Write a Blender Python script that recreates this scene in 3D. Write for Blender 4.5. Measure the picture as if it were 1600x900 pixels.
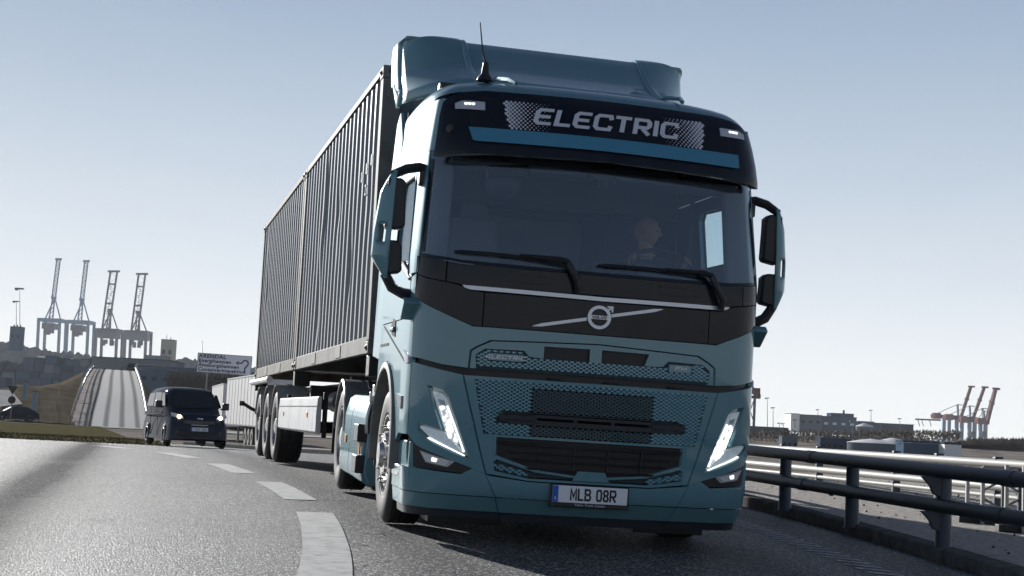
import bpy, bmesh, math, random
from mathutils import Vector, Matrix, Euler
random.seed(7)
D = bpy.data
for o in list(D.objects): D.objects.remove(o)
scn = bpy.context.scene
COL = scn.collection
PI = math.pi

# ---------------------------------------------------------------- camera, sky, sun, exposure
CAM_Z, FPX, PITCH, ROLL = 0.80, 2289.4559, 0.0963329, -0.0466602
def RM(yaw, pitch, roll):
    return Matrix.Rotation(yaw, 3, 'Z') @ Matrix.Rotation(pitch, 3, 'X') @ Matrix.Rotation(roll, 3, 'Y')
RCAM = RM(0, PITCH, ROLL)
cd = D.cameras.new('camera'); cam = D.objects.new('camera', cd); COL.objects.link(cam)
cd.sensor_width = 36; cd.lens = FPX / 1600 * 36; cd.clip_end = 20000; cd.clip_start = 0.05
cam.matrix_world = Matrix.Translation((0, 0, CAM_Z)) @ (RCAM @ Matrix.Rotation(PI / 2, 3, 'X')).to_4x4()
scn.camera = cam
scn.render.resolution_x, scn.render.resolution_y = 1024, 576
SUN_AZ, SUN_EL = math.radians(31), math.radians(17)      # azimuth to the left of +Y
w = D.worlds.new('World'); scn.world = w; w.use_nodes = True
nt = w.node_tree; bg = nt.nodes['Background']; sky = nt.nodes.new('ShaderNodeTexSky')
sky.sky_type = 'NISHITA'; sky.sun_disc = False; sky.sun_elevation = SUN_EL; sky.sun_rotation = -SUN_AZ
sky.air_density = 1.0; sky.dust_density = 1.2; sky.ozone_density = 1.6; sky.altitude = 0
tcw = nt.nodes.new('ShaderNodeTexCoord'); spw = nt.nodes.new('ShaderNodeSeparateXYZ'); rw = nt.nodes.new('ShaderNodeValToRGB'); mw = nt.nodes.new('ShaderNodeMix'); mw.data_type = 'RGBA'
nt.links.new(tcw.outputs['Generated'], spw.inputs[0]); mpw = nt.nodes.new('ShaderNodeMapping'); mpw.inputs['Scale'].default_value = (2.2, 2.2, 9); nzw = nt.nodes.new('ShaderNodeTexNoise'); nzw.inputs['Scale'].default_value = 1.6; nzw.inputs['Detail'].default_value = 5; nzw.inputs['Roughness'].default_value = .6; nzw.inputs['Distortion'].default_value = .6
nt.links.new(tcw.outputs['Generated'], mpw.inputs[0]); nt.links.new(mpw.outputs[0], nzw.inputs[0])      # thin uneven haze
mdw = nt.nodes.new('ShaderNodeMath'); mdw.operation = 'MULTIPLY_ADD'; mdw.inputs[1].default_value = -.035; mdw.inputs[2].default_value = .0175; nt.links.new(nzw.outputs['Fac'], mdw.inputs[0])
adw = nt.nodes.new('ShaderNodeMath'); adw.operation = 'ADD'; nt.links.new(spw.outputs[2], adw.inputs[0]); nt.links.new(mdw.outputs[0], adw.inputs[1]); nt.links.new(adw.outputs[0], rw.inputs[0])
SKYC = [(0, (1.0, 1.02, 1.01)), (.05, (.92, .95, .97)), (.10, (.75, .81, .88)), (.18, (.54, .63, .74)), (.27, (.37, .475, .62)), (.40, (.21, .28, .43)), (.55, (.13, .18, .29)), (.75, (.065, .09, .17)), (1, (.025, .04, .09))]
for i, (p_, c_) in enumerate(SKYC):
    e_ = rw.color_ramp.elements[i] if i < 2 else rw.color_ramp.elements.new(p_)
    e_.position = p_; e_.color = (*[v for v in c_], 1)
sc_ = nt.nodes.new('ShaderNodeVectorMath'); sc_.operation = 'SCALE'; sc_.inputs['Scale'].default_value = 10; nt.links.new(rw.outputs[0], sc_.inputs[0])
# a clear low-sun sky is brighter round the sun's side than opposite it
dp_ = nt.nodes.new('ShaderNodeVectorMath'); dp_.operation = 'DOT_PRODUCT'; dp_.inputs[1].default_value = (-math.sin(SUN_AZ), math.cos(SUN_AZ), 0); nt.links.new(tcw.outputs['Generated'], dp_.inputs[0])
mr_ = nt.nodes.new('ShaderNodeMapRange'); mr_.interpolation_type = 'SMOOTHSTEP'; mr_.inputs['From Min'].default_value = -1; mr_.inputs['From Max'].default_value = .75; mr_.inputs['To Min'].default_value = 8.4; mr_.inputs['To Max'].default_value = 9.4
nt.links.new(dp_.outputs['Value'], mr_.inputs['Value']); nt.links.new(mr_.outputs[0], sc_.inputs['Scale'])
mw.inputs['Factor'].default_value = .985; nt.links.new(sky.outputs[0], mw.inputs[6]); nt.links.new(sc_.outputs[0], mw.inputs[7])
nt.links.new(mw.outputs[2], bg.inputs[0]); bg.inputs[1].default_value = 0.05
sd = D.lights.new('sun', 'SUN'); sun = D.objects.new('sun', sd); COL.objects.link(sun)
sd.energy = 3.7; sd.angle = math.radians(.5); sd.color = (1, .98, .945)
SD = Vector((-math.sin(SUN_AZ) * math.cos(SUN_EL), math.cos(SUN_AZ) * math.cos(SUN_EL), math.sin(SUN_EL)))
sun.rotation_euler = SD.to_track_quat('Z', 'Y').to_euler()
scn.view_settings.view_transform = 'Standard'; scn.view_settings.look = 'None'
scn.view_settings.exposure = 1.08; scn.view_settings.gamma = 1

# ---------------------------------------------------------------- helpers
def W(px, py, d):
    """a point d metres out along +Y, given its bearing as photo pixels (1600 wide)"""
    q = RCAM @ Vector(((px - 800) / FPX, 1, -(py - 450) / FPX)); t = d / q.y
    return Vector((q.x * t, d, CAM_Z + q.z * t))
def tab(T, z):
    if z <= T[0][0]: return T[0][1]
    for (a, va), (b, vb) in zip(T, T[1:]):
        if z <= b: return va + (vb - va) * (z - a) / (b - a)
    return T[-1][1]
def tag(o, label=None, cat=None, group=None, kind=None):
    for k, v in (('label', label), ('category', cat), ('group', group), ('kind', kind)):
        if v: o[k] = v
    return o
def empty(name, loc=(0, 0, 0), rot=None, label=None, cat=None, group=None):
    o = D.objects.new(name, None); COL.objects.link(o)
    o.matrix_world = Matrix.Translation(loc) @ (rot.to_4x4() if rot else Matrix())
    return tag(o, label, cat, group)
def link(name, me, parent=None, mats=(), smooth=True, ang=35, bevel=0, seg=2):
    me.validate()
    for m in (mats if isinstance(mats, (list, tuple)) else [mats]): me.materials.append(m)
    if smooth:
        me.polygons.foreach_set('use_smooth', [True] * len(me.polygons))
        me.set_sharp_from_angle(angle=math.radians(ang))
    o = D.objects.new(name, me); COL.objects.link(o); o.parent = parent
    if bevel:
        b = o.modifiers.new('bevel', 'BEVEL'); b.width = bevel; b.segments = seg; b.limit_method = 'ANGLE'; b.angle_limit = math.radians(40); b.harden_normals = False
    return o
def copy_tree(o, parent=None):
    c = o.copy(); COL.objects.link(c); c.parent = parent
    for ch in o.children: copy_tree(ch, c)
    return c
def rotm(rx=0, ry=0, rz=0): return Euler((rx, ry, rz)).to_matrix()
class MB:
    def __init__(s): s.v = []; s.f = []; s.m = []
    def add(s, vs, fs, mi=0):
        b = len(s.v); s.v += [tuple(p) for p in vs]; s.f += [tuple(b + i for i in f) for f in fs]; s.m += [mi] * len(fs); return s
    def box(s, c, sz, r=None, mi=0, taper=1):
        c = Vector(c); vs = []
        for z in (-.5, .5):
            k = taper if z > 0 else 1
            for x, y in ((-.5, -.5), (.5, -.5), (.5, .5), (-.5, .5)):
                p = Vector((x * sz[0] * k, y * sz[1] * k, z * sz[2])); vs.append(c + (r @ p if r else p))
        return s.add(vs, [(3, 2, 1, 0), (4, 5, 6, 7), (0, 1, 5, 4), (1, 2, 6, 5), (2, 3, 7, 6), (3, 0, 4, 7)], mi)
    def beam(s, a, b, wx, wz=None, mi=0, up=(0, 0, 1)):
        a = Vector(a); b = Vector(b); d = b - a; wz = wz or wx
        y = d.normalized(); x = y.cross(Vector(up));
        if x.length < 1e-4: x = y.cross(Vector((0, 1, 0)))
        x.normalize(); z = x.cross(y)
        return s.box((a + b) / 2, (wx, d.length, wz), Matrix((x, y, z)).transposed(), mi)
    def tube(s, pts, r, n=10, mi=0, caps=True):
        pts = [Vector(p) for p in pts]; N = len(pts); rr = r if isinstance(r, (list, tuple)) else [r] * N
        vs = []; prev = None
        for i, p in enumerate(pts):
            t = (pts[min(i + 1, N - 1)] - pts[max(i - 1, 0)]).normalized()
            if prev is None:
                u = t.orthogonal().normalized()
            else:
                u = (prev - t * prev.dot(t)).normalized()
            prev = u; v = t.cross(u)
            vs += [p + (u * math.cos(2 * PI * k / n) + v * math.sin(2 * PI * k / n)) * rr[i] for k in range(n)]
        fs = [(i * n + k, i * n + (k + 1) % n, (i + 1) * n + (k + 1) % n, (i + 1) * n + k) for i in range(N - 1) for k in range(n)]
        if caps: fs += [tuple(range(n - 1, -1, -1)), tuple((N - 1) * n + k for k in range(n))]
        return s.add(vs, fs, mi)
    def lathe(s, prof, n=32, c=(0, 0, 0), ax='x', mi=0, a0=0, a1=2 * PI):
        full = abs(a1 - a0 - 2 * PI) < 1e-6; vs = []; m = n if full else n + 1
        for k in range(m):
            a = a0 + (a1 - a0) * k / n; ca, sa = math.cos(a), math.sin(a)
            for (t, r) in prof:
                p = {'x': (t, r * ca, r * sa), 'y': (r * ca, t, r * sa), 'z': (r * ca, r * sa, t)}[ax]
                vs.append((c[0] + p[0], c[1] + p[1], c[2] + p[2]))
        P = len(prof)
        fs = [(k * P + i, k * P + i + 1, ((k + 1) % m) * P + i + 1, ((k + 1) % m) * P + i) for k in range(n) for i in range(P - 1)]
        return s.add(vs, fs, mi)
    def prism(s, poly, h0, h1, f, mi=0):
        """poly 2D, f(a,b,h)->3D"""
        n = len(poly); vs = [f(a, b, h0) for a, b in poly] + [f(a, b, h1) for a, b in poly]
        fs = [tuple(range(n - 1, -1, -1)), tuple(range(n, 2 * n))] + [(i, (i + 1) % n, n + (i + 1) % n, n + i) for i in range(n)]
        return s.add(vs, fs, mi)
    def grid(s, nu, nv, f, mi=0, closeu=False):
        vs = [f(i / (nu - (0 if closeu else 1)), j / (nv - 1)) for i in range(nu) for j in range(nv)]
        fs = [(i * nv + j, ((i + 1) % nu) * nv + j, ((i + 1) % nu) * nv + j + 1, i * nv + j + 1) for i in range(nu if closeu else nu - 1) for j in range(nv - 1)]
        return s.add(vs, fs, mi)
    def build(s, name, mats, parent=None, fixn=True, **kw):
        me = D.meshes.new(name); me.from_pydata(s.v, [], s.f)
        for p, m in zip(me.polygons, s.m): p.material_index = m
        if fixn:
            bm = bmesh.new(); bm.from_mesh(me); bmesh.ops.recalc_face_normals(bm, faces=bm.faces); bm.to_mesh(me); bm.free()
        return link(name, me, parent, mats, **kw)
def box_obj(name, c, sz, m, parent, r=None, bevel=0.006, **kw):
    return MB().box(c, sz, r).build(name, m, parent, bevel=bevel, **kw)

# ---------------------------------------------------------------- materials
MATS = {}
def mat(name, col=(.5, .5, .5), rough=.5, metal=0, coat=0, spec=.5, emit=None, es=0, noise=None, bump=None, trans=0, alpha=1, ior=1.45, coatr=.03):
    m = D.materials.new(name); m.use_nodes = True; n = m.node_tree; b = n.nodes['Principled BSDF']
    b.inputs['Base Color'].default_value = (*col, 1); b.inputs['Roughness'].default_value = rough; b.inputs['Metallic'].default_value = metal
    b.inputs['Coat Weight'].default_value = coat; b.inputs['Coat Roughness'].default_value = coatr; b.inputs['Specular IOR Level'].default_value = spec
    b.inputs['Transmission Weight'].default_value = trans; b.inputs['IOR'].default_value = ior; b.inputs['Alpha'].default_value = alpha
    if emit: b.inputs['Emission Color'].default_value = (*emit, 1); b.inputs['Emission Strength'].default_value = es
    tc = None
    if noise or bump: tc = n.nodes.new('ShaderNodeTexCoord')
    if noise:   # (scale, colour2, lo, hi, stretch)
        sc, c2, lo, hi = noise[:4]; st = noise[4] if len(noise) > 4 else (1, 1, 1)
        mp = n.nodes.new('ShaderNodeMapping'); mp.inputs['Scale'].default_value = st
        t = n.nodes.new('ShaderNodeTexNoise'); t.inputs['Scale'].default_value = sc; t.inputs['Detail'].default_value = 6; t.inputs['Roughness'].default_value = .65
        r = n.nodes.new('ShaderNodeValToRGB'); r.color_ramp.elements[0].position = lo; r.color_ramp.elements[1].position = hi
        r.color_ramp.elements[0].color = (*col, 1); r.color_ramp.elements[1].color = (*c2, 1)
        n.links.new(tc.outputs['Object'], mp.inputs[0]); n.links.new(mp.outputs[0], t.inputs['Vector']); n.links.new(t.outputs['Fac'], r.inputs[0]); n.links.new(r.outputs[0], b.inputs['Base Color'])
    if bump:
        t = n.nodes.new('ShaderNodeTexNoise'); t.inputs['Scale'].default_value = bump[0]; t.inputs['Detail'].default_value = 4
        bp = n.nodes.new('ShaderNodeBump'); bp.inputs['Strength'].default_value = bump[1]; bp.inputs['Distance'].default_value = bump[2] if len(bump) > 2 else .01
        n.links.new(tc.outputs['Object'], t.inputs['Vector']); n.links.new(t.outputs['Fac'], bp.inputs['Height']); n.links.new(bp.outputs[0], b.inputs['Normal'])
    MATS[name] = m; return m
def streaks(name, col, amt=.5, sc=(7, 7, .5), lo=.58, hi=.72):      # run-off stains and rust down a surface
    m = M(name); n = m.node_tree; b = n.nodes['Principled BSDF']; src = b.inputs['Base Color'].links[0].from_socket
    tc = n.nodes.new('ShaderNodeTexCoord'); mp = n.nodes.new('ShaderNodeMapping'); mp.inputs['Scale'].default_value = sc
    t = n.nodes.new('ShaderNodeTexNoise'); t.inputs['Scale'].default_value = 1; t.inputs['Detail'].default_value = 7; t.inputs['Roughness'].default_value = .7
    r = n.nodes.new('ShaderNodeMapRange'); r.inputs['From Min'].default_value = lo; r.inputs['From Max'].default_value = hi; r.inputs['To Max'].default_value = amt
    x = n.nodes.new('ShaderNodeMix'); x.data_type = 'RGBA'; x.inputs[7].default_value = (*col, 1)
    n.links.new(tc.outputs['Object'], mp.inputs[0]); n.links.new(mp.outputs[0], t.inputs[0]); n.links.new(t.outputs['Fac'], r.inputs['Value']); n.links.new(r.outputs[0], x.inputs['Factor']); n.links.new(src, x.inputs[6]); n.links.new(x.outputs[2], b.inputs['Base Color'])
def coat_film(name, lo, hi, sc=2.5):       # road film: the gloss varies from place to place
    m = M(name); n = m.node_tree; b = n.nodes['Principled BSDF']; tc = n.nodes.new('ShaderNodeTexCoord'); t = n.nodes.new('ShaderNodeTexNoise'); t.inputs['Scale'].default_value = sc; t.inputs['Detail'].default_value = 8; t.inputs['Roughness'].default_value = .7
    r = n.nodes.new('ShaderNodeMapRange'); r.inputs['From Min'].default_value = .35; r.inputs['From Max'].default_value = .7; r.inputs['To Min'].default_value = lo; r.inputs['To Max'].default_value = hi
    n.links.new(tc.outputs['Object'], t.inputs[0]); n.links.new(t.outputs['Fac'], r.inputs['Value']); n.links.new(r.outputs[0], b.inputs['Coat Roughness'])
def M(n): return MATS[n]
mat('teal paint', (.112, .238, .282), .52, .28, .85, spec=0.02, noise=(.9, (.121, .254, .30), .35, .7))
coat_film('teal paint', .02, .09); mat('teal strip', (.05, .21, .33), .4, 0, .6, spec=.1)
mat('gloss black', (.004, .007, .015), .18, 0, 0, .3, noise=(3, (.014, .016, .022), .3, .7))
mat('black plastic', (.014, .015, .019), .42, bump=(180, .15, .002))
mat('dark grey plastic', (.014, .018, .027), .45)
mat('chassis', (.012, .012, .013), .6, noise=(5, (.03, .027, .024), .4, .75))
mat('interior', (.042, .052, .072), .85, spec=.1)
mat('interior light', (.13, .145, .17), .85, spec=.1)
mat('silver trim', (.62, .65, .70), .3, .35, .3)
mat('white print', (.55, .58, .64), .4)
mat('chrome', (.8, .8, .8), .12, 1)
mat('aluminium', (.5, .5, .5), .33, 1, noise=(30, (.36, .36, .35), .35, .7))
mat('rubber', (.016, .016, .017), .7, noise=(9, (.035, .033, .031), .35, .75))
mat('fender grey', (.16, .16, .165), .4, noise=(6, (.26, .25, .24), .35, .75))
mat('amber', (.8, .25, .02), .3)
mat('red lens', (.45, .02, .02), .3)
mat('plate white', (.72, .75, .8), .4)
mat('plate blue', (.01, .10, .45), .4)
mat('letter black', (.01, .01, .012), .5)
mat('lamp on', (.9, .9, .9), .3, emit=(1, .97, .9), es=2.2)
mat('lamp soft', (.8, .8, .8), .3, emit=(1, .97, .92), es=.9)
mat('lamp warm', (.9, .9, .9), .3, emit=(1, .80, .5), es=2.2)
mat('lens grey', (.55, .57, .60), .25, .2, .5, bump=(90, .6, .004))
mat('lens rim', (.45, .48, .5), .2, .6)
def cellular_emit(name, sc, lo, hi):      # moulded optics: bright cells with darker joints
    m = M(name); n = m.node_tree; b = n.nodes['Principled BSDF']; tc = n.nodes.new('ShaderNodeTexCoord'); v = n.nodes.new('ShaderNodeTexVoronoi'); v.inputs['Scale'].default_value = sc
    r = n.nodes.new('ShaderNodeMapRange'); r.inputs['From Min'].default_value = .1; r.inputs['From Max'].default_value = .7; r.inputs['To Min'].default_value = hi; r.inputs['To Max'].default_value = lo
    n.links.new(tc.outputs['Object'], v.inputs[0]); n.links.new(v.outputs['Distance'], r.inputs['Value']); n.links.new(r.outputs[0], b.inputs['Emission Strength'])
cellular_emit('lamp on', 26, .15, 2.6)
def glassmat(name, tint, rf=.5):
    m = D.materials.new(name); m.use_nodes = True; n = m.node_tree; n.nodes.clear()
    o = n.nodes.new('ShaderNodeOutputMaterial'); t = n.nodes.new('ShaderNodeBsdfTransparent'); t.inputs[0].default_value = (*tint, 1)
    g = n.nodes.new('ShaderNodeBsdfGlossy'); g.inputs['Roughness'].default_value = .02; g.inputs['Color'].default_value = (.9, .95, 1, 1)
    lw = n.nodes.new('ShaderNodeLayerWeight'); lw.inputs[0].default_value = .5; fr = n.nodes.new('ShaderNodeMath'); fr.operation = 'POWER'; fr.inputs[1].default_value = 5; mx = n.nodes.new('ShaderNodeMixShader'); n.links.new(lw.outputs['Facing'], fr.inputs[0])
    mu = n.nodes.new('ShaderNodeMath'); mu.operation = 'MULTIPLY_ADD'; mu.inputs[1].default_value = .6 * rf; mu.inputs[2].default_value = .04 * rf; n.links.new(fr.outputs[0], mu.inputs[0])
    n.links.new(mu.outputs[0], mx.inputs[0]); n.links.new(t.outputs[0], mx.inputs[1]); n.links.new(g.outputs[0], mx.inputs[2]); n.links.new(mx.outputs[0], o.inputs[0])
    MATS[name] = m
glassmat('windshield glass', (.90, .95, .97), 1.7)
glassmat('door glass', (.86, .94, .95), .8)
glassmat('lamp glass', (.85, .9, .92), 1.3)
mat('dark window', (.012, .015, .02), .12, 0, .3, spec=.2)
# ---------------------------------------------------------------- ground heights and the road
HB = [(-30, -.6), (0, -.19), (10, .018), (15, .11), (20, .165), (24, .165), (32, .06), (45, -.2), (60, -.42), (80, -.7), (120, -.8), (400, -1.0)]
def hs(T, y):
    return (tab(T, y - 2) + tab(T, y - 1) + tab(T, y) + tab(T, y + 1) + tab(T, y + 2)) / 5
def gh(x, y):
    z = hs(HB, y); k = max(0, min(1, (40 - y) / 18))
    z -= k * .018 * max(0, min(x, 4.6) - .4) ** 2
    z += k * .017 * max(0, min(.4 - x, 1.6)) * max(0, min(1, (18 - y) / 6))
    return z
KERB = [(-30, 5.0), (0, 4.6), (5, 4.35), (8, 4.1), (10.8, 3.82), (13, 3.56), (15, 3.32), (17.4, 2.88), (20, 2.3), (25, .9), (30, -.6), (40, -4.2), (60, -13), (80, -24), (100, -37)]
def kx(y): return hs(KERB, y)

def ground_mat(name, cols, scale, bump=.3, rough=.9, big=None):
    m = D.materials.new(name); m.use_nodes = True; n = m.node_tree; b = n.nodes['Principled BSDF']; b.inputs['Roughness'].default_value = rough; b.inputs['Specular IOR Level'].default_value = 0
    tc = n.nodes.new('ShaderNodeTexCoord'); t = n.nodes.new('ShaderNodeTexNoise'); t.inputs['Scale'].default_value = scale; t.inputs['Detail'].default_value = 8; t.inputs['Roughness'].default_value = .7
    r = n.nodes.new('ShaderNodeValToRGB'); e = r.color_ramp.elements
    for i, c in enumerate(cols):
        p = .32 + .36 * i / (len(cols) - 1)
        if i < 2: e[i].position = p; e[i].color = (*c, 1)
        else: x = e.new(p); x.color = (*c, 1)
    n.links.new(tc.outputs['Object'], t.inputs[0]); n.links.new(t.outputs['Fac'], r.inputs[0]); n.links.new(r.outputs[0], b.inputs['Base Color'])
    bp = n.nodes.new('ShaderNodeBump'); bp.inputs['Strength'].default_value = bump; bp.inputs['Distance'].default_value = .05; n.links.new(t.outputs['Fac'], bp.inputs['Height']); n.links.new(bp.outputs[0], b.inputs['Normal'])
    MATS[name] = m; return m
ground_mat('dry grass', [(.05, .046, .022), (.10, .088, .046), (.16, .14, .08)], 2.2, .5)
ground_mat('dry slope', [(.085, .068, .046), (.13, .107, .075), (.17, .142, .10)], .25, .3)
ground_mat('harbour ground', [(.11, .095, .08), (.22, .195, .17), (.36, .33, .30)], .22, .2)
ground_mat('scrub', [(.03, .028, .026), (.075, .065, .055), (.16, .15, .14)], .12, .5)
ground_mat('gravel', [(.30, .28, .25), (.46, .43, .39), (.60, .565, .52)], 14, .8)
ground_mat('kerb concrete', [(.09, .09, .09), (.14, .138, .135), (.2, .195, .19)], 6, .3)
ground_mat('pale concrete', [(.40, .39, .36), (.48, .465, .43), (.55, .53, .49)], .8, .1)
ground_mat('beige concrete', [(.34, .30, .26), (.42, .375, .33), (.48, .43, .38)], .8, .1)

def asphalt():
    m = D.materials.new('asphalt'); m.use_nodes = True; n = m.node_tree; b = n.nodes['Principled BSDF']; b.inputs['Specular IOR Level'].default_value = .24; L = n.links.new
    tc = n.nodes.new('ShaderNodeTexCoord')
    v = n.nodes.new('ShaderNodeTexVoronoi'); v.inputs['Scale'].default_value = 88; L(tc.outputs['Object'], v.inputs[0])
    r = n.nodes.new('ShaderNodeValToRGB'); e = r.color_ramp.elements
    e[0].position = 0; e[0].color = (.02, .02, .022, 1); e[1].position = 1; e[1].color = (.52, .52, .51, 1)
    x = e.new(.45); x.color = (.032, .032, .035, 1); x = e.new(.8); x.color = (.088, .088, .089, 1)
    sp = n.nodes.new('ShaderNodeSeparateColor'); L(v.outputs['Color'], sp.inputs[0]); L(sp.outputs[0], r.inputs[0])
    no = n.nodes.new('ShaderNodeTexNoise'); no.inputs['Scale'].default_value = .45; no.inputs['Detail'].default_value = 5; L(tc.outputs['Object'], no.inputs[0])
    # polished / stained wheel path curving across the left lane
    se = n.nodes.new('ShaderNodeSeparateXYZ'); L(tc.outputs['Object'], se.inputs[0])
    def mth(op, a, bb=None, c=None):
        k = n.nodes.new('ShaderNodeMath'); k.operation = op
        for i, q in enumerate((a, bb, c)):
            if q is None: continue
            if isinstance(q, (int, float)): k.inputs[i].default_value = q
            else: L(q, k.inputs[i])
        return k.outputs[0]
    def band(x0, sl, qd, wd):
        yy = mth('SUBTRACT', se.outputs[1], 14.0)
        cx = mth('ADD', mth('MULTIPLY', yy, sl), mth('ADD', mth('MULTIPLY', mth('MULTIPLY', yy, yy), qd), x0))
        dx = mth('DIVIDE', mth('SUBTRACT', se.outputs[0], cx), wd)
        return mth('POWER', 2.718, mth('MULTIPLY', mth('MULTIPLY', dx, dx), -1))
    bd = mth('ADD', band(STAIN[0], STAIN[1], STAIN[2], STAIN[3]), mth('ADD', mth('MULTIPLY', band(-.2 - 1.5, -.2547, 0, .35), .5), mth('MULTIPLY', band(.9, -.2, 0, .35), .5)))
    bd = mth('MULTIPLY', bd, mth('ADD', mth('MULTIPLY', no.outputs['Fac'], .7), .5))
    nw = n.nodes.new('ShaderNodeTexNoise'); nw.inputs['Scale'].default_value = 1.3; nw.inputs['Detail'].default_value = 6; L(tc.outputs['Object'], nw.inputs[0])
    wp = n.nodes.new('ShaderNodeVectorMath'); wp.operation = 'MULTIPLY_ADD'; wp.inputs[1].default_value = (.9, .9, 0); L(nw.outputs['Color'], wp.inputs[0]); L(tc.outputs['Object'], wp.inputs[2])
    ve = n.nodes.new('ShaderNodeTexVoronoi'); ve.feature = 'DISTANCE_TO_EDGE'; ve.inputs['Scale'].default_value = .22; L(wp.outputs[0], ve.inputs[0])
    crack = mth('MULTIPLY', mth('LESS_THAN', ve.outputs['Distance'], .0022), mth('GREATER_THAN', no.outputs['Fac'], .50))
    spot = mth('MULTIPLY', mth('GREATER_THAN', nw.outputs['Fac'], .66), .22)
    bd = mth('ADD', bd, mth('ADD', mth('MULTIPLY', crack, .6), spot))
    k = mth('SUBTRACT', mth('ADD', mth('MULTIPLY', no.outputs['Fac'], 1.1), .62), mth('MULTIPLY', bd, .55))
    mx = n.nodes.new('ShaderNodeVectorMath'); mx.operation = 'SCALE'; L(r.outputs[0], mx.inputs[0]); L(k, mx.inputs['Scale']); L(mx.outputs[0], b.inputs['Base Color'])
    ro = mth('ADD', mth('MULTIPLY', bd, .2), .60); L(ro, b.inputs['Roughness']); L(mth('MULTIPLY', mth('SUBTRACT', 1.0, mth('MINIMUM', mth('MULTIPLY', bd, 1.2), .92)), .27), b.inputs['Specular IOR Level'])
    bp = n.nodes.new('ShaderNodeBump'); bp.inputs['Strength'].default_value = 1; bp.inputs['Distance'].default_value = .009
    vd = n.nodes.new('ShaderNodeTexVoronoi'); vd.inputs['Scale'].default_value = 88; L(tc.outputs['Object'], vd.inputs[0])
    hh = mth('ADD', mth('MULTIPLY', vd.outputs['Distance'], -1), mth('MULTIPLY', sp.outputs[1], .9))
    L(hh, bp.inputs['Height']); L(bp.outputs[0], b.inputs['Normal'])
    MATS['asphalt'] = m
STAIN = (-4.4, -.235, -.001, .42)
asphalt()
mat('road paint', (.47, .47, .455), .75, spec=.15, noise=(9, (.27, .27, .262), .42, .72), bump=(120, .5, .002))
mat('worn paint', (.60, .60, .62), .7, noise=(14, (.25, .25, .26), .4, .6))

def frange(a, b, n): return [a + (b - a) * i / n for i in range(n + 1)]
def sheet(name, xs_f, ys, mat_, dz=0, hf=gh, kind='structure', parent=None):
    nx = len(xs_f(ys[0])); vs = []
    for y in ys:
        for x in xs_f(y): vs.append((x, y, hf(x, y) + dz))
    fs = [(j * nx + i, j * nx + i + 1, (j + 1) * nx + i + 1, (j + 1) * nx + i) for j in range(len(ys) - 1) for i in range(nx - 1)]
    me = D.meshes.new(name); me.from_pydata(vs, [], fs); o = link(name, me, parent, M(mat_) if isinstance(mat_, str) else mat_, ang=80)
    if kind: o['kind'] = kind
    return o
# terrain: one sheet to the horizon
def th(x, y):
    z = gh(min(x, 4.6), y) - .05 if y < 400 else -1.05
    if y >= 60 and x > -30 and y <= 700:                                  # shrubby bank on the right
        k = max(0, min(1, (y - 110) / 220)) * max(0, min(1, (x + 20) / 40)); z += k * k * (3 - 2 * k) * 3.4 * 1.0
    if y > 700 and x > -30: z += 3.4 * max(0, min(1, (1500 - y) / 800))
    return z
ys = [-900, -400, -200, -120] + frange(-60, 60, 60) + frange(64, 400, 60)[0:] + frange(420, 1500, 30) + [2000, 3000, 5000, 9000]
XN = [-1, -.5, -.25, -.12, -.06, -.03, -.015, -.005, .005, .015, .03, .06, .12, .25, .5, 1]
sheet('ground', lambda y: [v * (900 + 1.5 * max(y, 0)) for v in XN], ys, 'harbour ground', hf=th)
# road surface
yr = frange(-30, 60, 90) + frange(62, 100, 19)
sheet('road', lambda y: [kx(y) - .02 - 60 * t ** 2 for t in frange(1, 0, 26)], yr, 'asphalt')
# kerb and verge
def kz(y): return gh(kx(y), y)
kb = MB(); N = 100; vs = []; prof = [(0, -.10), (0, .105), (.02, .12), (.15, .125), (.15, .02)]
for y in frange(-20, 60, N):
    for dx, dz in prof: vs.append((kx(y) + dx, y, kz(y) + dz))
P_ = len(prof); kb.add(vs, [(j * P_ + i, j * P_ + i + 1, (j + 1) * P_ + i + 1, (j + 1) * P_ + i) for j in range(N) for i in range(P_ - 1)])
o = kb.build('kerb', M('kerb concrete'), None, fixn=False, ang=30); o['kind'] = 'structure'
def vh(x, y):
    k = x - kx(y) - .15
    return kz(y) + .10 - max(0, k - 7) * .03 + .02 * math.sin(x * 3.1 + y * 1.7) * min(1, max(0, k)) * .5
sheet('gravel_verge', lambda y: [kx(y) + .15 + 16 * t for t in frange(0, 1, 40)], frange(-20, 60, 120), 'gravel', hf=vh)
# scattered stones on the verge
st = MB()
for i in range(420):
    y = random.uniform(9, 34); x = kx(y) + .5 + random.random() ** 1.2 * 6; s_ = random.uniform(.006, .018)
    st.box((x, y, vh(x, y) + s_ * .3), (s_ * 1.6, s_ * 1.3, s_), rotm(random.random(), random.random(), random.random() * 3), taper=.6)
o = st.build('loose_stones', M('chassis'), None); tag(o, 'dark loose stones scattered over the gravel verge behind the railing', 'stones', kind='stuff')
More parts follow.
